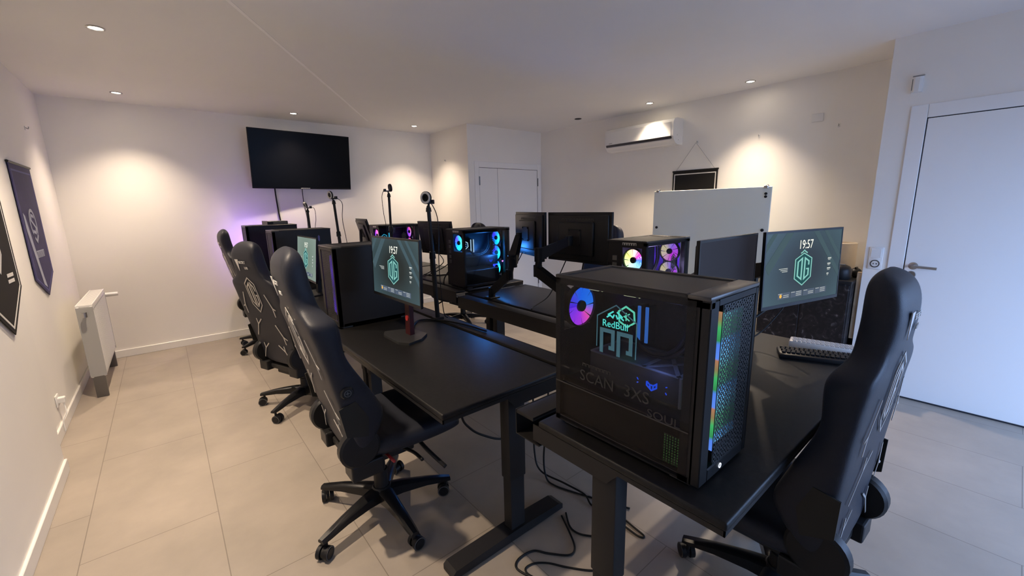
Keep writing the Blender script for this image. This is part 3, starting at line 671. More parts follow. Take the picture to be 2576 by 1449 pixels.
    if stand:
        nk = MB(); nk.loft([[(-.030, .055, .012), (.030, .055, .012), (.026, .085, .012), (-.026, .085, .012)], [(-.026, .060, zc * .5), (.026, .060, zc * .5), (.022, .088, zc * .5), (-.022, .088, zc * .5)], [(-.024, .050, zc + .03), (.024, .050, zc + .03), (.02, .08, zc + .03), (-.02, .08, zc + .03)]])
        nk = nk.build('stand_neck', M['redd'] if stand == 'red' else M['plastic'], t)
        if stand == 'red': MB().cyl((0, .058, .115), (0, .052, .115), .016, n=18).build('cable_hole', M['red'], nk)
        b = MB(); b.prism([(-.16, -.02), (-.10, -.055), (.10, -.055), (.16, -.02), (.135, .07), (.06, .15), (-.06, .15), (-.135, .07)], lambda u, v, d: (u, v, d), .014)
        b.build('stand_base', mat('grey_black_base', (.03, .03, .03), .4), t)
    return t
def norm_rz(deg): return math.radians(deg + 90)
monitor('lit monitor showing 19:57 on a stand with dark red trim', (.99, 2.252, HL[0]), norm_rz(180.8), 1.162 - HL[0], math.radians(2), kind='lit', stand='red', roll=math.radians(0))
monitor('washed-out greenish lit monitor partly hidden by the headrest of a chair', (.90, 3.80, HL[1]), norm_rz(179.6), 1.11 - HL[1], math.radians(6), kind='pale', stand='black')
monitor('lit monitor showing 19:57 on the desk across the row ends', (2.365, .638, .745), norm_rz(-104), 1.184 - .745, math.radians(1.5), kind='lit')
monitor('dark grey blank monitor behind the largest computer, beside the lit end-desk monitor', (1.86, .775, .745), norm_rz(-90), 1.188 - .745, 0, w=.543, h=.312, kind='standby')
MA = monitor('black monitor back with a grey maker strip on an arm, squarely facing away', (2.315, 2.03, HM[0]), norm_rz(-1), 1.27 - HM[0], 0, kind='off')
MBk = monitor('black monitor back turned at an angle beside the blue-lit computer', (2.385, 2.625, HM[0]), norm_rz(-19), 1.271 - HM[0], 0, kind='off')
MC = monitor('black monitor back on a stand behind a thin camera pole, beside the blue-lit computer', (2.29, 4.05, HM[1]), norm_rz(6), 1.182 - HM[1], math.radians(7), kind='off', stand='black')
monitor('tilted black monitor back above the purple-lit computer, against the back wall', (2.06, 5.50, HM[2]), norm_rz(-8), 1.21 - HM[2], math.radians(15), kind='off', stand='black')

# monitor arms
def arm(label, pts, head, base_r=.03):
    """pts: base on desk, post top, elbow low, elbow high; head: just behind the screen mount"""
    base, post, e0, e1 = [Vector(p) for p in pts]; head = Vector(head)
    t = thing('jointed_stand', label, 'monitor arm', base, 0, 'black jointed monitor arms')
    L = lambda p: Vector(p) - base
    MB().box((-.05, -.045, 0), (.05, .045, .012), .003, 1).build('clamp', M['metal'], t)
    MB().cyl((0, 0, .01), L(post), .021, n=18).build('post', M['metal'], t, smooth=True)
    def beam(a, c, w0, w1, nm):
        d = (c - a).normalized(); s = d.cross(Vector((0, 0, 1))).normalized(); u = s.cross(d)
        b = MB(); b.loft([[a + s * w0 + u * w0 * 1.25, a - s * w0 + u * w0 * 1.25, a - s * w0 - u * w0 * 1.25, a + s * w0 - u * w0 * 1.25], [c + s * w1 + u * w1 * 1.25, c - s * w1 + u * w1 * 1.25, c - s * w1 - u * w1 * 1.25, c + s * w1 - u * w1 * 1.25]])
        for p, w_ in ((a, w0), (c, w1)): b.cyl(p - Vector((0, 0, w_ * 1.5)), p + Vector((0, 0, w_ * 1.5)), w_ * 1.15, n=16)
        return b.build(nm, M['plastic_s'], t)
    beam(L(post), L(e0), .025, .028, 'lower_arm')
    MB().cyl(L(e0) - Vector((0, 0, .02)), L(e1) + Vector((0, 0, .025)), .025, n=18).build('elbow', M['plastic'], t, smooth=True)
    beam(L(e1), L(head) , .033, .022, 'upper_arm')
    MB().sph(L(head), .026).build('tilt_joint', M['metal'], t, smooth=True)
arm('jointed arm of the squarely turned monitor back, rising behind the largest computer', [(2.06, 1.78, HM[0]), (2.06, 1.78, HM[0] + .11), (2.08, 2.215, 1.03), (2.08, 2.195, 1.15)], (2.222, 2.035, 1.25))
arm('jointed arm crossing the blue-lit desk, holding the angled monitor back', [(2.06, 2.76, HM[0]), (2.06, 2.76, HM[0] + .05), (2.14, 2.62, .95), (2.16, 2.60, 1.06)], (2.285, 2.66, 1.25))
arm('jointed arm behind the lit end-desk monitor', [(2.35, .955, .745), (2.35, .955, .95), (2.44, .90, .98), (2.44, .90, 1.12)], (2.39, .725, 1.184))
arm('jointed arm behind the dark grey blank monitor', [(1.86, .96, .745), (1.86, .96, .98), (1.80, .92, 1.0), (1.80, .92, 1.12)], (1.86, .86, 1.188))

# ------------------------------------------------------------------ gaming chairs (local: faces +X, origin on the floor under the gas column)
PROF = [(.43, -.172, .20, -.13, -.11), (.50, -.183, .235, -.10, -.085), (.58, -.195, .245, -.055, -.085), (.65, -.212, .25, -.022, -.10), (.72, -.229, .255, -.062, -.125), (.80, -.247, .258, -.105, -.15),
        (.885, -.265, .26, -.155, -.175), (.94, -.28, .26, -.180, -.19), (.99, -.29, .26, -.181, -.20), (1.04, -.305, .26, -.185, -.21), (1.068, -.311, .255, -.190, -.217), (1.085, -.314, .240, -.198, -.222), (1.105, -.318, .200, -.216, -.227),
        (1.128, -.324, .160, -.230, -.233), (1.17, -.335, .145, -.235, -.238), (1.22, -.346, .142, -.246, -.25), (1.27, -.351, .138, -.252, -.256), (1.315, -.343, .128, -.257, -.262), (1.345, -.322, .104, -.266, -.275), (1.362, -.298, .055, -.284, -.288)]
def fr(z):
    for a, c in zip(PROF, PROF[1:]):
        if a[0] <= z <= c[0]: k = (z - a[0]) / (c[0] - a[0]); return a[1] + k * (c[1] - a[1])
    return PROF[0][1] if z < PROF[0][0] else PROF[-1][1]
def make_chair():
    t = thing('gaming_chair', '', 'chair', group='navy and black gaming chairs')
    rings = []
    for z, r, w, fw, fc in PROF:
        k = min(.024, w * .22); dw = .07 * min(1, w / .2)
        half = [(r, w - k * 1.4), (r + .012, w - k * .35), (r + (fw - r) * .35, w), (r + (fw - r) * .75, w - .004), (fw, w - .022), (fw - .012, w - dw), ((fw + fc) / 2 - .015, w - dw * 1.6), (fc, w * .35)]
        ring = [(f, l, z) for f, l in half] + [(f, -l, z) for f, l in half[::-1]]
        rings.append(ring)
    MB().loft(rings).build('backrest', M['leather'], t, smooth='all', sub=2)
    # back graphics
    fb = lambda u, v, w: (fr(v) - .0035 - w, u, v)
    b = MB(); og(b, lambda u, v, w: fb(-u * .10, .985 + v * .118, w), .06, .002); b.build('back_emblem', M['silverprint'], t)
    wl = .0075
    for s in (1, -1):
        b = MB(); b.strokes([[(s * .125, 1.0), (s * .165, .90)], [(s * .165, .90), (s * .165, .835)], [(s * .165, .90), (s * .19, .888)]], wl, fb, .002); b.build('back_piping', M['silverprint'], t)
        b = MB(); b.strokes([[(s * .03, .80), (s * .09, .755)], [(s * .09, .80), (s * .09, .755)], [(s * .09, .755), (s * .15, .66)]] if s > 0 else [[(s * .12, .77), (s * .165, .68)], [(s * .165, .68), (s * .165, .62)], [(s * .165, .68), (s * .20, .66)]], wl, fb, .002); b.build('back_piping', M['silverprint'], t)
        b = MB(); b.strokes([[(s * .06, .60), (s * .12, .555)], [(s * .12, .60), (s * .12, .555)], [(s * .12, .555), (s * .165, .475)]], wl, fb, .002); b.build('back_piping', M['silverprint'], t)
    ft = lambda u, v, w: (fr(1.205 + v) - .0035 - w, -u, 1.205 + v)
    b = MB(); b.prism([(-.066, .036), (-.030, .036), (-.048, -.045)], lambda u, v, w: ft(u, v, w), .002); b.build('headrest_mark', M['white'], t)
    b = MB().text('SECRET', .026, lambda u, v, w: ft(u - .024, v + .016, w), .002, 'LEFT', .85); b.build('headrest_logo', M['white'], t)
    b = MB().text('LAB', .026, lambda u, v, w: ft(u + .022, v - .022, w), .002, 'LEFT', .85)
    b.build('headrest_logo', M['white'], t)
    for s in (1, -1):
        MB().lathe([(0, -.05), (.078, -.05), (.086, -.038), (.086, -.006), (.076, 0), (0, .002)], n=30, cap=False).build('pivot_cover', M['plastic'], t, (-.155, s * .232, .515), 25, (-s * PI / 2, 0, 0))
        MB().prism([(-.212, .60), (-.125, .575), (-.118, .66), (-.165, .745), (-.232, .725)], lambda u, v, w, s=s: (u, s * (.249 + w), v), .006).build('side_plate', M['sideplate'], t)
        if s > 0: continue
        kn = MB().lathe([(0, -.02), (.026, -.02), (.026, .006), (.022, .012), (.0, .012)], n=22, cap=False).build('lumbar_knob', M['plastic_s'], t, (-.195, s * .254, .79), 25, (-s * PI / 2, 0, 0))
        MB().strokes([[(.013 * math.cos(PI * k / 6), .013 * math.sin(PI * k / 6)) for k in range(12)], [(-.008, 0), (.008, 0)], [(0, -.008), (0, .008)]], .002, lambda u, v, w: (u, v, .012 + w), .001, closed=(0,)).build('knob_mark', M['dsteel'], kn)
    for s in (1, -1):
        MB().box((-.20, s * .10 - .05 + s * .08, .37), (-.06, s * .10 + .05 + s * .08, .445), .008, 2).build('side_bracket', M['plastic'], t)
    # seat
    rings = []
    for f, w, zt, zb in ((-.15, .19, .49, .43), (-.12, .22, .51, .415), (0, .25, .525, .41), (.15, .262, .53, .41), (.26, .262, .53, .415), (.32, .25, .515, .42), (.345, .22, .48, .43)):
        rings.append([(f, -w, (zt + zb) / 2), (f, -w + .01, zt - .008), (f, -w + .07, zt), (f, -w * .3, zt - .02), (f, w * .3, zt - .02), (f, w - .07, zt), (f, w - .01, zt - .008), (f, w, (zt + zb) / 2), (f, w - .03, zb), (f, -w + .03, zb)])
    MB().loft(rings).build('seat', M['leather'], t, smooth='all', sub=2)
    MB().box((-.14, -.11, .34), (.14, .11, .415), .01, 2).box((-.17, -.20, .385), (-.10, .20, .42), .005, 1).build('tilt_mechanism', M['metal'], t)
    lv = MB().tube([(.07, -.10, .375), (.09, -.20, .385), (.10, -.27, .375)], .008).build('height_lever', M['plastic'], t, smooth='all')
    MB().tube([(-.02, -.11, .40), (-.02, -.24, .405)], .007).build('tilt_lever', M['red'], t, smooth='all', label='red tilt lever')
    MB().tube([(.15, -.12, .40), (.16, -.20, .37), (.20, -.30, .31)], .010).build('lock_lever', M['plastic'], t, smooth='all')
    gl = MB().cyl((0, 0, .10), (0, 0, .24), .034, n=22).cyl((0, 0, .22), (0, 0, .36), .026, n=22).build('gas_lift', M['metal'], t, smooth=True)
    return t
def make_star(parent, rot):
    MB().lathe([(0, .075), (.042, .075), (.052, .10), (.050, .14), (.040, .15), (0, .15)], n=26, cap=False).build('hub', M['plastic'], parent, smooth=True)
    for k in range(5):
        a = rot + 2 * PI * k / 5; c, s = math.cos(a), math.sin(a)
        P = lambda r, l, z: (r * c - l * s, r * s + l * c, z)
        prof = [(.03, .036, .145, .085), (.10, .030, .142, .092), (.22, .024, .126, .092), (.31, .021, .106, .082), (.345, .018, .098, .080)]
        b = MB().loft([[P(r, -w, zb), P(r, -w, zt - .008), P(r, -w * .55, zt), P(r, w * .55, zt), P(r, w, zt - .008), P(r, w, zb)] for r, w, zt, zb in prof])
        b.build('base_arm', M['plastic_s'], parent, smooth=35)
        cs = MB().cyl(P(.322, 0, .085), P(.322, 0, .05), .008, n=10)
        q = a + .9 + k * 1.3; fc, fs = math.cos(q), math.sin(q)
        o = Vector(P(.322, 0, .030)) + Vector((-fc * .014, -fs * .014, 0))
        cs.cyl(o + Vector((-fs, fc, 0)) * .006, o - Vector((-fs, fc, 0)) * .006, .024, n=20)
        co = cs.build('caster', M['plastic'], parent, smooth=35)
        for sg in (-1, 1):
            rg = MB().lathe([(.0255, -.001), (.0255, .0012), (.0285, .0012), (.0285, -.001), (.0255, -.001)], n=24, cap=False)
            dv = Vector((-fs, fc, 0)) * sg
            rg.tf(Matrix.Translation(o + dv * .027) @ dv.to_track_quat('Z', 'Y').to_matrix().to_4x4()); rg.build('rim_ring', M['rubber'], co, smooth=35)
            w0 = o + Vector((-fs, fc, 0)) * (sg * .010); w1 = o + Vector((-fs, fc, 0)) * (sg * .027)
            b = MB(); b.cyl(w0, w1, .030, n=24); b.cyl(w1, w1 + (w1 - w0) * .12, .022, n=24); b.build('wheel', M['plastic'], co, smooth=35)
proto = make_chair()
specs = [('gaming chair with red lever at the single-monitor desk, nearest of the pennant-side row', .665, 1.862, 0, 0, 55, 0),
         ('gaming chair showing its whole back shield emblem, second in the pennant-side row', .70, 3.44, 21, -.055, 1, 0),
         ('gaming chair in front of the television wall, seen almost edge-on behind two others', .775, 5.27, 2, -.03, 140, 0),
         ('gaming chair at the desk across the row ends, lit blue by the doorway side', 1.62, .405, 87.5, -.07, 33, 7.4),
         ('gaming chair whose headrest shows above the blue-lit computer', 2.86, 4.47, 182, -.06, 36, 0),
         ('gaming chair peeking out behind the squarely turned monitor back', 3.0, 2.50, 178, -.055, 10, 0)]
insts = [proto] + [copy_tree(proto) for _ in specs[1:]]
BACK = ('backrest', 'back_emblem', 'back_piping', 'headrest_logo', 'headrest_mark', 'lumbar_knob', 'side_plate')
PV = Vector((-.155, 0, .515))
for o, (lb, x, y, dg, dz, sd, rc) in zip(insts, specs):
    o['label'] = lb; o.location = (x, y, 0); o.rotation_euler = (0, 0, math.radians(dg))
    for ch in o.children:
        if ch.name.startswith('gas_lift'): ch.scale = (1, 1, (.36 + dz - .1) / .26); ch.location.z = .1 - .1 * ch.scale.z
        else:
            if rc and ch.name.split('.')[0] in BACK:
                ch.matrix_local = Matrix.Translation(PV) @ Matrix.Rotation(math.radians(rc), 4, 'Y') @ Matrix.Translation(-PV) @ Matrix.LocRotScale(ch.location, ch.rotation_euler, ch.scale)
            ch.location.z += dz
    make_star(o, math.radians(sd - dg))

# ------------------------------------------------------------------ webcams on desk poles
def pole(label, loc, top, group='camera poles clamped to the desks'):
    t = thing('camera_pole', label, 'camera stand', loc, 0, group)
    h = Vector(top) - Vector(loc); H = h.length
    P = lambda k: h * k
    MB().box((-.035, -.03, 0), (.035, .03, .018), .004, 1).build('clamp', M['metal'], t)
    MB().cyl((0, 0, .01), P(.58), .0155, n=16).build('lower_tube', M['plastic'], t, smooth=True)
    MB().cyl(P(.55), P(.61), .022, .019, n=16).build('lock_collar', M['plastic_s'], t, smooth=True)
    MB().cyl(P(.60), P(.97), .0125, n=16).build('upper_tube', M['plastic'], t, smooth=True)
    MB().cyl(P(.95), P(.985), .019, .015, n=16).sph(P(.99), .012, n=10).build('ball_head', M['metal'], t, smooth=True)
def webcam(label, loc, yaw, pitch=0, fold=.0):
    """round webcam with a ring light; looks along local +X"""
    t = thing('webcam', label, 'webcam', loc, math.radians(yaw), 'ring-light webcams')
    R = Matrix.Translation((.02, 0, .040)) @ Matrix.Rotation(-pitch, 4, 'Y')
    b = MB().lathe([(0, -.012), (.036, -.012), (.040, -.006), (.040, .006), (.0, .006)], n=30, cap=False); b.tf(R @ Matrix.Rotation(PI / 2, 4, 'Y')); b.build('body', M['plastic'], t, smooth=30)
    b = MB().lathe([(.024, .0065), (.038, .0065), (.036, .010), (.026, .010), (.024, .0065)], n=30, cap=False); b.tf(R @ Matrix.Rotation(PI / 2, 4, 'Y')); b.build('ring_light', M['ringlight'], t, smooth=True)
    b = MB().lathe([(0, .0065), (.023, .0065), (.021, .009), (.010, .010), (.009, .007), (0, .007)], n=24, cap=False); b.tf(R @ Matrix.Rotation(PI / 2, 4, 'Y')); b.build('lens', M['tvscreen'], t, smooth=True)
    b = MB(); b.box((-.045, -.016, 0), (.012, .016, .012), .003, 1); b.box((-.05, -.016, 0), (-.028, .016, .028), .003, 1); b.cyl((-.005, 0, -.012), (-.005, 0, .002), .007, n=10)
    b.build('clip', M['plastic'], t)
    return t
pole('thin black pole standing beside the lit red-stand monitor', (1.375, 2.475, HL[0]), (1.345, 2.462, 1.515))
W1 = webcam('round webcam with pale ring light, in front of the far white door', (1.345, 2.462, 1.525), 205, 0)
pole('thin black pole rising behind the washed-out greenish monitor', (1.36, 4.30, HL[1]), (1.36, 4.43, 1.60))
W2 = webcam('round webcam with pale ring light just under the television corner', (1.35, 4.43, 1.608), 195, -.1)
pole('short thin black pole below the television, in the far corner desk', (1.36, 5.39, HL[2]), (1.36, 5.44, 1.515))
W3 = webcam('folded webcam seen from the side below the middle of the television', (1.36, 5.44, 1.525), 185, -.35)
pole('tallest thin black pole, standing beyond the purple-lit computer', (1.86, 4.26, HM[1]), (1.86, 4.23, 1.665))
W4 = webcam('webcam facing away on the tallest pole, to one side of the television', (1.86, 4.23, 1.675), 355, .1)

# ------------------------------------------------------------------ television
tv = thing('wall_tv', 'large black switched-off television mounted on the cream wall', 'television', (1.475, 5.82, 2.108), norm_rz(-85.4))
mx = Matrix.Rotation(math.radians(6.7), 4, 'X')
w_, h_ = .589, .340
MB().box((-w_, 0, -h_), (w_, .03, h_), .004, 2).box((-.35, .03, -.25), (.35, .06, .15), .01, 2).tf(mx).build('housing', M['plastic'], tv, smooth=30)
MB().box((-w_ + .006, -.003, -h_ + .018), (w_ - .006, .001, h_ - .006)).tf(mx).build('screen', M['tvscreen'], tv)
MB().strokes([[(-.055, 0), (-.030, .002), (.055, .002)]], .009, lambda u, v, d: (u, -.001 - d, -h_ + .008 + v), .0006).tf(mx).build('maker_badge', M['grey'], tv)
MB().box((-.2, .055, -.15), (.2, .13, -.11)).box((-.2, .055, .10), (.2, .125, .14)).build('wall_mount', M['metal'], tv)
def cord(parent, pts, r=.004, m=None):
    mi = Matrix.LocRotScale(parent.location, parent.rotation_euler, Vector((1, 1, 1))).inverted()
    pts = [mi @ Vector(p) for p in pts]
    return MB().tube([p - pts[0] for p in pts], r).build('cord', m or M['cable'], parent, pts[0], 'all')
def cable(name, label, pts, r=.004, m=None, group=None):
    base = Vector(pts[0]); o = MB().tube([Vector(p) - base for p in pts], r).build(name, m or M['cable'], None, base, 'all')
    return tag(o, label, 'cable', group)
cord(tv, [(1.13, 5.90, 1.80), (1.14, 5.93, 1.6), (1.16, 5.935, 1.35), (1.20, 5.935, 1.15), (1.22, 5.935, .9)], .008)
cord(tv, [(1.44, 5.90, 1.79), (1.45, 5.935, 1.6), (1.47, 5.935, 1.4), (1.46, 5.935, 1.1), (1.46, 5.935, .9)], .0045)
cord(W3, [(1.40, 5.44, 1.535), (1.44, 5.445, 1.52), (1.445, 5.445, 1.40), (1.42, 5.44, 1.25), (1.40, 5.42, .83)], .003)
cord(W2, [(1.40, 4.43, 1.615), (1.44, 4.42, 1.56), (1.42, 4.40, 1.40), (1.43, 4.36, 1.15), (1.42, 4.33, .80)], .003)
cord(W4, [(1.82, 4.26, 1.69), (1.80, 4.27, 1.62), (1.81, 4.28, 1.45), (1.83, 4.27, 1.25), (1.86, 4.28, .79)], .003)
cord(W1, [(1.375, 2.475, 1.53), (1.40, 2.46, 1.46), (1.415, 2.47, 1.36), (1.41, 2.48, 1.1), (1.42, 2.47, .80), (1.44, 2.45, .748)], .003)

# ------------------------------------------------------------------ wall things on the pennant side
def banner(name, label, x, y0, y1, zt, zs, ztip, cloth, edge):
    t = thing(name, label, 'banner', (x, (y0 + y1) / 2, zt))
    w = (y1 - y0) / 2; yt = 0
    fn = lambda u, v, d: (d, u, v)
    MB().prism([(-w, 0), (w, 0), (w, zs - zt), (0, ztip - zt), (-w, zs - zt)], fn, .004).build('cloth', cloth, t)
    MB().strokes([[(-w + .03, -.05), (w - .03, -.05), (w - .03, zs - zt + .01), (0, ztip - zt + .035), (-w + .03, zs - zt + .01)]], .012, lambda u, v, d: (.004 + d, u, v), .0008, closed=(0,)).build('border_line', edge, t)
    MB().cyl((.002, -w - .01, 0), (.002, w + .01, 0), .009, n=10).build('hanging_rod', M['plastic'], t)
    return t
t = banner('hanging_banner', 'navy blue pennant with a pale letter crest on the wall', XL + .006, 4.335, 4.945, 1.865, 1.06, .912, M['navy'], mat('indigo_edge', (.09, .085, .26), .7))
fn = lambda u, v, d: (.005 + d, u, v)
b = MB(); b.strokes([[(.09 * math.cos(a_), -.42 + .10 * math.sin(a_)) for a_ in [PI * k / 12 for k in range(-3, 16)]], [(.05, -.37), (-.02, -.355), (-.055, -.39), (0, -.42), (.055, -.45), (.02, -.485), (-.05, -.47)], [(-.04, -.52), (0, -.55), (.07, -.50)]], .022, fn, .001)
b.build('crest', M['bluelet'], t)
b = MB()
for k in range(7): b.strokes([[(.02 + .034 * k - .12, -.665), (.02 + .034 * k - .12, -.615), (.042 + .034 * k - .12, -.615), (.042 + .034 * k - .12, -.665)]], .007, fn, .001)
b.build('name_line', M['bluelet'], t)
MB().prism([(-.24, -.34), (-.20, -.36), (-.06, -.80), (-.02, -.89), (-.10, -.86), (-.24, -.46)], fn, .001).build('diagonal_stripe', M['bluelet'], t)
t = banner('hanging_banner', 'black pennant with a white outline, cut by the picture edge', XN + .006, 2.80, 3.42, 1.87, 1.13, .925, M['blackcloth'], M['white'])
b = MB(); og(b, lambda u, v, d: fn(u * .14, -.45 + v * .17, d), .08, .001); b.strokes([[(.09, -.66), (.20, -.66)], [(.09, -.69), (.20, -.69)]], .018, fn, .001); b.build('print', M['white'], t)
# radiator end-on
RY0, RY1 = 4.72, 5.66
t = thing('radiator', 'white panel radiator with a grilled top, end-on below the pennants', 'radiator', (-.573, (RY0 + RY1) / 2, .02))
hl = (RY1 - RY0) / 2
b = MB(); b.box((.030, -hl, .16), (.045, hl, .755), .004, 2); b.box((-.045, -hl, .16), (-.030, hl, .755), .004, 2)
for k in range(18): b.box((.043, -hl + .03 + k * .052, .19), (.048, -hl + .052 + k * .052, .72), .002, 1)
b.build('panel', M['whitep'], t, smooth=30)
b = MB(); b.box((-.050, -hl - .002, .165), (.050, -hl + .004, .752), .002, 1); b.build('end_cover', M['grey'], t)
MB().box((-.050, hl - .004, .165), (.050, hl + .002, .752), .002, 1).build('end_cover', M['grey'], t)
b = MB()
for k in range(30): b.box((-.046, -hl + .012 + k * .0312, .752), (.046, -hl + .026 + k * .0312, .768), .001, 1)
b.box((-.050, -hl, .735), (-.044, hl, .770)); b.box((.044, -hl, .735), (.050, hl, .770)); b.build('top_grille', M['whitep'], t)
b = MB(); b.cyl((0, -hl - .05, .70), (0, -hl, .70), .010, n=12); b.cyl((0, -hl - .055, .68), (0, -hl - .055, .72), .016, n=14); b.build('bleed_valve', M['steel'], t, smooth=True)
b = MB(); b.cyl((.02, hl, .70), (.02, hl + .06, .70), .011, n=12); b.cyl((.01, hl + .05, .70), (.14, hl + .05, .70), .022, .019, n=18); b.build('thermostat_valve', M['whitep'], t, smooth=True)
for s in (-1, 1): MB().box((-.04, s * hl * .96 - .012, -.02), (.035, s * hl * .96 + .012, .17), .002, 1).build('foot_bracket', M['dsteel'], t)
def socket(name, label, loc, normal_deg, kids):
    t = thing(name, label, 'socket', loc, math.radians(normal_deg)); kids(t); return t
def k1(t):
    MB().box((0, -.042, -.042), (.010, .042, .042), .006, 2).build('face_plate', M['whitep'], t, smooth=30)
    MB().lathe([(.021, .010), (.019, .010), (.019, .002), (0, .002)], n=22, cap=False).tf(Matrix.Rotation(PI / 2, 4, 'Y')).build('plug_well', M['grey'], t)
    MB().box((.004, -.02, -.02), (.045, .02, .02), .006, 2).build('plug', M['whitep'], t)
SOCK = socket('wall_socket', 'white wall socket with a plug, low on the wall below the pennants', (XL, 4.13, .235), 0, k1)
cord(SOCK, [(XL + .03, 4.13, .22), (XL + .04, 4.10, .15), (XL + .02, 4.08, .10), (XL + .02, 4.07, .02)], .004, M['whitep'])
def hook(label, loc, deg):
    t = thing('hanging_hook', label, 'hook', loc, math.radians(deg), 'small wall hooks')
    MB().box((0, -.010, -.016), (.004, .010, .016), .002, 1).build('plate', M['whitep'], t)
    MB().tube([(.004, 0, .004), (.018, 0, -.004), (.022, 0, .012)], .003).build('prong', M['grey'], t, smooth='all')
hook('tiny wall hook high above the navy pennant', (XL, 5.20, 2.197), 0)
hook('tiny wall hook on the bright short wall beside the far door', (3.34, 5.51, 2.179), 180)
hook('tiny wall hook holding the string of the black banner', (XR, 2.408, 2.158), 180)
hook('bare tiny wall hook above the whiteboard', (XR, 1.776, 2.139), 180)
hook('bare tiny wall hook beside the blank wall plate near the wall edge', (XR, 1.128, 2.142), 180)
# right wall
t = thing('wall_plate', 'blank white cover plate high on the wall near its edge', 'cover plate', (XR, 1.295, 2.232))
MB().box((-.012, -.045, -.035), (0, .045, .035), .004, 2).build('cover', M['whitep'], t, smooth=30)
t = thing('wall_air_conditioner_vent', 'white split air conditioner high on the wall', 'air conditioner', (XR, 3.06, 2.15))
hw = .47
def acp(u, v, d): return (-u, -hw + d, v)
prof = [(0, 0), (.10, 0), (.15, .012), (.195, .055), (.208, .10), (.208, .235), (.19, .268), (.14, .285), (0, .285)]
MB().prism(prof, acp, 2 * hw).build('body', M['whitep'], t, smooth=35)
b = MB(); b.prism([(.2085, .085), (.2085, .238), (.211, .235), (.211, .088)], lambda u, v, d: (-u, -hw + .03 + d, v), 2 * hw - .06); b.build('front_cover', M['whitep'], t)
b = MB(); b.prism([(.118, .001), (.192, .052), (.196, .050), (.122, -.003)], lambda u, v, d: (-u, -hw + .04 + d, v), 2 * hw - .08); b.build('louver', M['trim'], t)
MB().prism([(.198, .058), (.2088, .082), (.2095, .082), (.199, .057)], lambda u, v, d: (-u, -hw + .02 + d, v), 2 * hw - .04).build('shadow_gap', M['dsteel'], t)  # dark strip along the joint between cover and louver
MB().strokes([[(-.025, -.002), (.0, .0), (.025, .003)]], .008, lambda u, v, d: (-.2115 - d, hw - .09 - u, .10 + v), .0006).build('maker_badge', M['grey'], t)
MB().cyl((-.09, -hw - .001, .05), (-.09, -hw + .002, .05), .006, n=10).cyl((-.12, -hw - .001, .10), (-.12, -hw + .002, .10), .006, n=10).build('side_screw', M['grey'], t)
# hanging black banner
t = thing('hanging_banner', 'black banner with a white border hanging by a string above the whiteboard', 'banner', (XR - .008, 2.417, 1.855))
MB().box((-.006, -.26, -1.1), (0, .26, 0)).build('cloth', M['blackcloth'], t)
MB().strokes([[(-.238, -1.07), (.238, -1.07), (.238, -.035), (-.238, -.035)]], .010, lambda u, v, d: (-.006 - d, u, v), .0008, closed=(0,)).build('border_line', M['white'], t)
MB().cyl((-.003, -.265, 0), (-.003, .265, 0), .009, n=10).build('hanging_rod', M['plastic'], t)
MB().tube([(-.003, .225, .004), (-.012, 0, .298)], .0022, smooth=False).tube([(-.003, -.225, .004), (-.012, 0, .298)], .0022, smooth=False).build('string', M['grey'], t)
# glass whiteboard on a stand
t = thing('glass_whiteboard', 'pale green glass whiteboard standing before the cream wall', 'whiteboard', (4.30, 2.063, 0))
MB().box((-.006, -.594, .66), (.006, .594, 1.628), .002, 1).build('glass_panel', M['glassb'], t)
b = MB()
for s in (-1, 1): b.box((.012, s * .50 - .015, .03), (.035, s * .50 + .015, 1.60), .002, 1); b.box((-.22, s * .50 - .02, .0), (.24, s * .50 + .02, .03), .004, 1)
b.box((.012, -.5, .62), (.035, .5, .65)); b.build('stand_frame', M['whitep'], t)
for s in (-1, 1):
    b = MB(); b.box((-.016, s * .545 - .018, 1.612), (.016, s * .545 + .018, 1.640), .003, 1); b.cyl((-.024, s * .545, 1.632), (.03, s * .545, 1.645), .006, n=10); b.build('top_clip', M['steel'], t)
    MB().cyl((-.014, s * .545, 1.232), (-.006, s * .545, 1.232), .014, n=14).build('stand_off', M['plastic'], t)
MB().cyl((-.014, -.548, 1.565), (-.006, -.548, 1.565), .012, n=14).cyl((-.014, -.548, 1.538), (-.006, -.548, 1.538), .012, n=14).build('magnet', M['plastic'], t)
# socket and motion sensor by the door
def k2(t):
    MB().box((0, -.042, -.085), (.012, .042, .085), .006, 2).build('face_plate', M['whitep'], t, smooth=30)
    MB().box((.012, -.032, .005), (.017, .032, .072), .003, 1).build('rocker', M['whitep'], t)
    b = MB(); b.lathe([(.029, 0), (.029, .003), (.024, .003), (.022, 0)], n=26, cap=False); b.tf(Matrix.Translation((.012, 0, -.042)) @ Matrix.Rotation(PI / 2, 4, 'Y')); 
    b.box((.012, -.006, -.047), (.0135, -.012, -.037)); b.box((.012, .006, -.047), (.0135, .012, -.037)); b.build('outlet_ring', M['dsteel'], t)
socket('wall_socket', 'white switch and socket plate on the wall beside the door handle', (XD, .662, 1.052), 180, k2)
t = thing('wall_alarm_detector', 'small white motion sensor high beside the door', 'sensor', (XD, .575, 2.215), PI)
MB().prism([(0, -.028), (.03, -.028), (.042, -.012), (.042, .012), (.03, .028), (0, .028)], lambda u, v, d: (u, v, d), .10).build('housing', M['whitep'], t)
MB().box((.030, -.027, .015), (.034, -.017, .09), .001, 1).build('sensor_slot', M['dsteel'], t)
MB().box((.0, -.03, .108), (.02, .03, .113)).build('bracket', M['grey'], t)

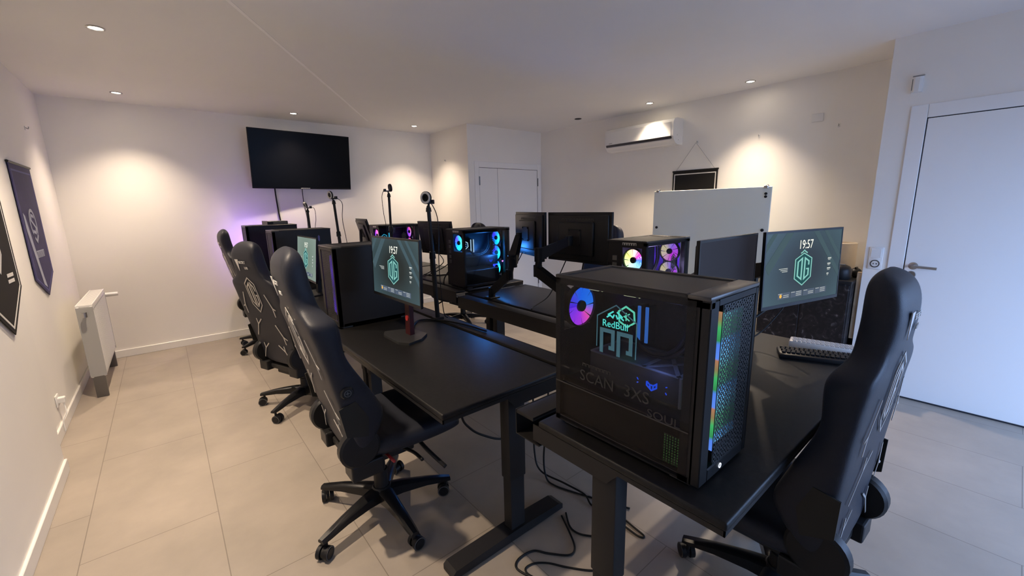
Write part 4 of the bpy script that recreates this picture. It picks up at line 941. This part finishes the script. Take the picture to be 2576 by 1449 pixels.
# ------------------------------------------------------------------ dark cabinet behind the end desk and what stands on it
t = thing('sideboard', 'dusty black sideboard between the end desk and the wall edge', 'cabinet', (4.32, 1.095, 0))
MB().box((-.24, -.325, .0), (.34, .325, .845), .004, 2).build('body', M['cabinet'], t, smooth=30)
MB().box((-.26, -.33, .845), (.35, .33, .868), .004, 2).build('top', M['plastic'], t, smooth=30)
MB().box((-.246, -.315, .05), (-.24, -.005, .83), .002, 1).build('door', M['cabinet'], t); MB().box((-.246, .005, .05), (-.24, .315, .83), .002, 1).build('door', M['cabinet'], t)
MB().box((-.13, -.360, .385), (-.10, -.331, .93), .002, 1).build('edge_strip', M['wood'], t, label='pale bare wood edge strip')
t = thing('round_speaker', 'small rounded black speaker on the sideboard behind the lit end-desk monitor', 'speaker', (4.18, .865, .868))
MB().lathe([(0, .0), (.058, .0), (.068, .02), (.068, .075), (.055, .10), (.03, .112), (0, .114)], n=26, cap=False).build('body', M['plastic'], t, smooth=True)
MB().box((-.02, -.02, .112), (.02, .02, .118), .002, 1).build('button', M['rubber'], t)
t = thing('black_pouch', 'lumpy black pouch at the sideboard end beside the wood strip', 'pouch', (4.33, .80, .868))
MB().sph((0, 0, .038), .05, (1, .8, .8)).build('body', M['leather2'], t, smooth='all'); MB().box((-.03, -.006, .072), (.03, .006, .084), .002, 1).build('flap', M['plastic'], t)
t = thing('paper_roll', 'cream paper roll leaning on the wall above the sideboard', 'paper roll', (4.58, .95, .868))
MB().lathe([(.09, 0), (.092, .1), (.09, .255), (.082, .26), (.08, .25), (.08, .02)], n=28, cap=True).build('roll', M['cream'], t, smooth=30)

# ------------------------------------------------------------------ on the end desk: two keyboards, cords
def keyboard(label, loc, rz, body, key, w, d, rows, h=.022, kh=.008):
    t = thing('keyboard', label, 'keyboard', loc, rz)
    MB().box((-w / 2, -d / 2, 0), (w / 2, d / 2, h), .006, 2).build('body', body, t, smooth=30)
    b = MB(); n = int(w / .0195) - 1
    for r in range(rows):
        for c in range(n):
            x = -w / 2 + .012 + c * .0195 + (r % 2) * .004
            if x + .016 < w / 2 - .004: b.box((x, d / 2 - .012 - r * .0195 - .016, h - .001), (x + .016, d / 2 - .012 - r * .0195, h + kh), min(.002, kh / 2), 1)
    b.build('keys', key, t); return t
keyboard('black keyboard in front of the chair by the lit end-desk monitor', (2.36, .52, .745), math.radians(-66), M['plastic'], M['plastic_s'], .36, .13, 5)
keyboard('white keyboard lying over the black one at the desk end', (2.505, .545, .747), math.radians(-78), M['whitep'], mat('light_grey_keys', (.45, .45, .46), .5), .30, .09, 4, .036, .003)
cable('video_cable', 'thick black cable drooping under the lit end-desk monitor', [(2.40, .72, 1.03), (2.30, .76, .96), (2.18, .82, .885), (2.02, .86, .86), (1.85, .92, .865), (1.70, 1.0, .85), (1.62, 1.08, .78)], .006)
cable('power_cable', 'thinner black cable swinging lower under the lit end-desk monitor', [(2.46, .70, 1.03), (2.42, .74, .92), (2.32, .80, .81), (2.18, .86, .785), (2.0, .92, .81), (1.85, 1.0, .80), (1.75, 1.08, .77)], .004)
# inner row cords
cord(MA, [(2.33, 2.16, 1.10), (2.31, 2.20, 1.0), (2.29, 2.24, .90), (2.22, 2.26, .80), (2.06, 2.25, .752), (2.02, 2.22, .75)], .004)
cord(MA, [(2.34, 2.0, 1.10), (2.33, 2.02, .98), (2.31, 2.06, .85), (2.2, 2.1, .752)], .005)
cord(MBk, [(2.40, 2.75, 1.10), (2.36, 2.79, 1.0), (2.28, 2.84, .92), (2.18, 2.88, .80), (2.10, 2.86, .752)], .004)
cord(MC, [(2.36, 4.15, 1.0), (2.32, 3.98, .94), (2.26, 3.92, .90), (2.16, 3.98, .83), (2.1, 4.05, .786)], .005)
cord(MC, [(2.32, 3.8, 1.0), (2.26, 3.78, .92), (2.14, 3.82, .85), (2.06, 3.92, .80), (2.05, 4.0, .786)], .005)
cable('power_cable', 'black cable hanging down the rear of the blue-lit computer', [(1.985, 3.32, .92), (1.95, 3.34, .86), (1.95, 3.36, .80), (1.98, 3.42, .79)], .006)
cable('power_cable', 'black cable lying along the tray behind the red-stand monitor', [(1.15, 2.40, .755), (1.26, 2.52, .752), (1.36, 2.42, .752), (1.42, 2.22, .752), (1.44, 2.0, .752)], .006)
# small box on the far computer
t = thing('network_box', 'small black network box lying on the computer below the television', 'box', (1.02, 5.55, HL[2] + HP), math.radians(10))
MB().box((-.11, -.085, .0), (.11, .085, .040), .003, 1).build('body', M['plastic'], t, smooth=30)
MB().box((-.112, -.08, .002), (-.109, .08, .045), .002, 1).build('front_face', mat('grey_face', (.16, .15, .16), .5), t)
MB().box((-.05, -.086, .006), (.10, -.0845, .030)).build('side_vent', M['rubber'], t)

# ------------------------------------------------------------------ cables on the floor
def floorcable(label, pts, r=.0045, zs=None):
    P = [(x, y, r + .001 if zs is None else zs[i]) for i, (x, y) in enumerate(pts)]
    cable('floor_cable', label, P, r, None, 'black cables on the tiles under the desks')
floorcable('black cable making the big S-shaped loop around the desk foot', [(1.309, 1.24), (1.262, 1.146), (1.212, 1.067), (1.163, 1.056), (1.101, 1.121), (1.060, 1.175), (.985, 1.185), (.947, 1.155), (.965, 1.085), (1.02, .99)])
floorcable('black cable in the small inner loop beside the big S-shaped one', [(1.05, .98), (.985, 1.05), (.965, 1.10), (.975, 1.13), (1.017, 1.125), (1.066, 1.085), (1.114, 1.015), (1.19, .93), (1.30, .88)], .004)
floorcable('black cable falling from the tray in a long bow between the two desk legs', [(1.43, 1.45), (1.44, 1.47), (1.44, 1.50), (1.442, 1.48), (1.445, 1.42), (1.478, 1.322), (1.54, 1.18), (1.60, 1.05)], .005, [.62, .40, .14, .02, .006, .006, .006, .006])
floorcable('black cable falling from the tray closer to the wall, crossing its neighbour', [(1.45, 1.60), (1.46, 1.60), (1.463, 1.60), (1.463, 1.55), (1.488, 1.389), (1.501, 1.26), (1.475, 1.185), (1.50, 1.08)], .005, [.62, .35, .12, .02, .016, .016, .006, .006])
floorcable('black cable forming the narrow hairpin beyond the end-desk leg', [(1.54, 1.12), (1.523, 1.045), (1.512, .976), (1.500, .905), (1.480, .915), (1.482, .987), (1.489, 1.05)], .0045)
floorcable('black cable curling from the desk foot towards the end-desk leg', [(1.34, 1.24), (1.29, 1.17), (1.283, 1.12), (1.307, 1.075), (1.36, 1.02)], .0045)
cable('floor_cable', 'black cable sagging under the near row desk behind the star-base chair', [(.985, 1.60, .62), (.99, 1.60, .50), (1.03, 1.60, .43), (1.10, 1.60, .365), (1.23, 1.60, .29), (1.36, 1.62, .28)], .006, None, 'black cables on the tiles under the desks')

# ------------------------------------------------------------------ light
wd = bpy.data.worlds.new('World'); S.world = wd; wd.use_nodes = True
nt = wd.node_tree; bg = nt.nodes['Background']
bg.inputs['Color'].default_value = (.38, .57, 1.0, 1); bg.inputs['Strength'].default_value = 14
pl = bpy.data.lights.new('window_portal', 'AREA'); pl.shape = 'RECTANGLE'; pl.size = WX1 - WX0; pl.size_y = WZ1
pl.cycles.is_portal = True
po = bpy.data.objects.new('window_portal', pl); COL.objects.link(po); po.location = ((WX0 + WX1) / 2, YB - .12, WZ1 / 2); po.rotation_euler = (PI / 2, 0, 0)

# ------------------------------------------------------------------ camera
yaw, pit, rol = .690519976, .193718290, -.0213615888
cy, sy, cp, sp, cr, sr = math.cos(yaw), math.sin(yaw), math.cos(pit), math.sin(pit), math.cos(rol), math.sin(rol)
fwd = Vector((sy * cp, cy * cp, -sp)); right = Vector((cy, -sy, 0)); up = right.cross(fwd)
r2 = cr * right + sr * up; u2 = -sr * right + cr * up
cam = bpy.data.cameras.new('camera'); co = bpy.data.objects.new('camera', cam); COL.objects.link(co)
m3 = Matrix((r2, u2, -fwd)).transposed()
co.matrix_world = Matrix.Translation((0, 0, 1.5)) @ m3.to_4x4()
cam.sensor_fit = 'HORIZONTAL'; cam.sensor_width = 36; cam.lens = 36 * 1048.096 / 2576; cam.clip_start = .02
S.camera = co
S.view_settings.view_transform = 'Standard'; S.view_settings.look = 'None'; S.view_settings.exposure = .2; S.view_settings.gamma = 1
S.view_settings.use_curve_mapping = False
S.cycles.max_bounces = 10; S.cycles.diffuse_bounces = 6; S.cycles.transparent_max_bounces = 16
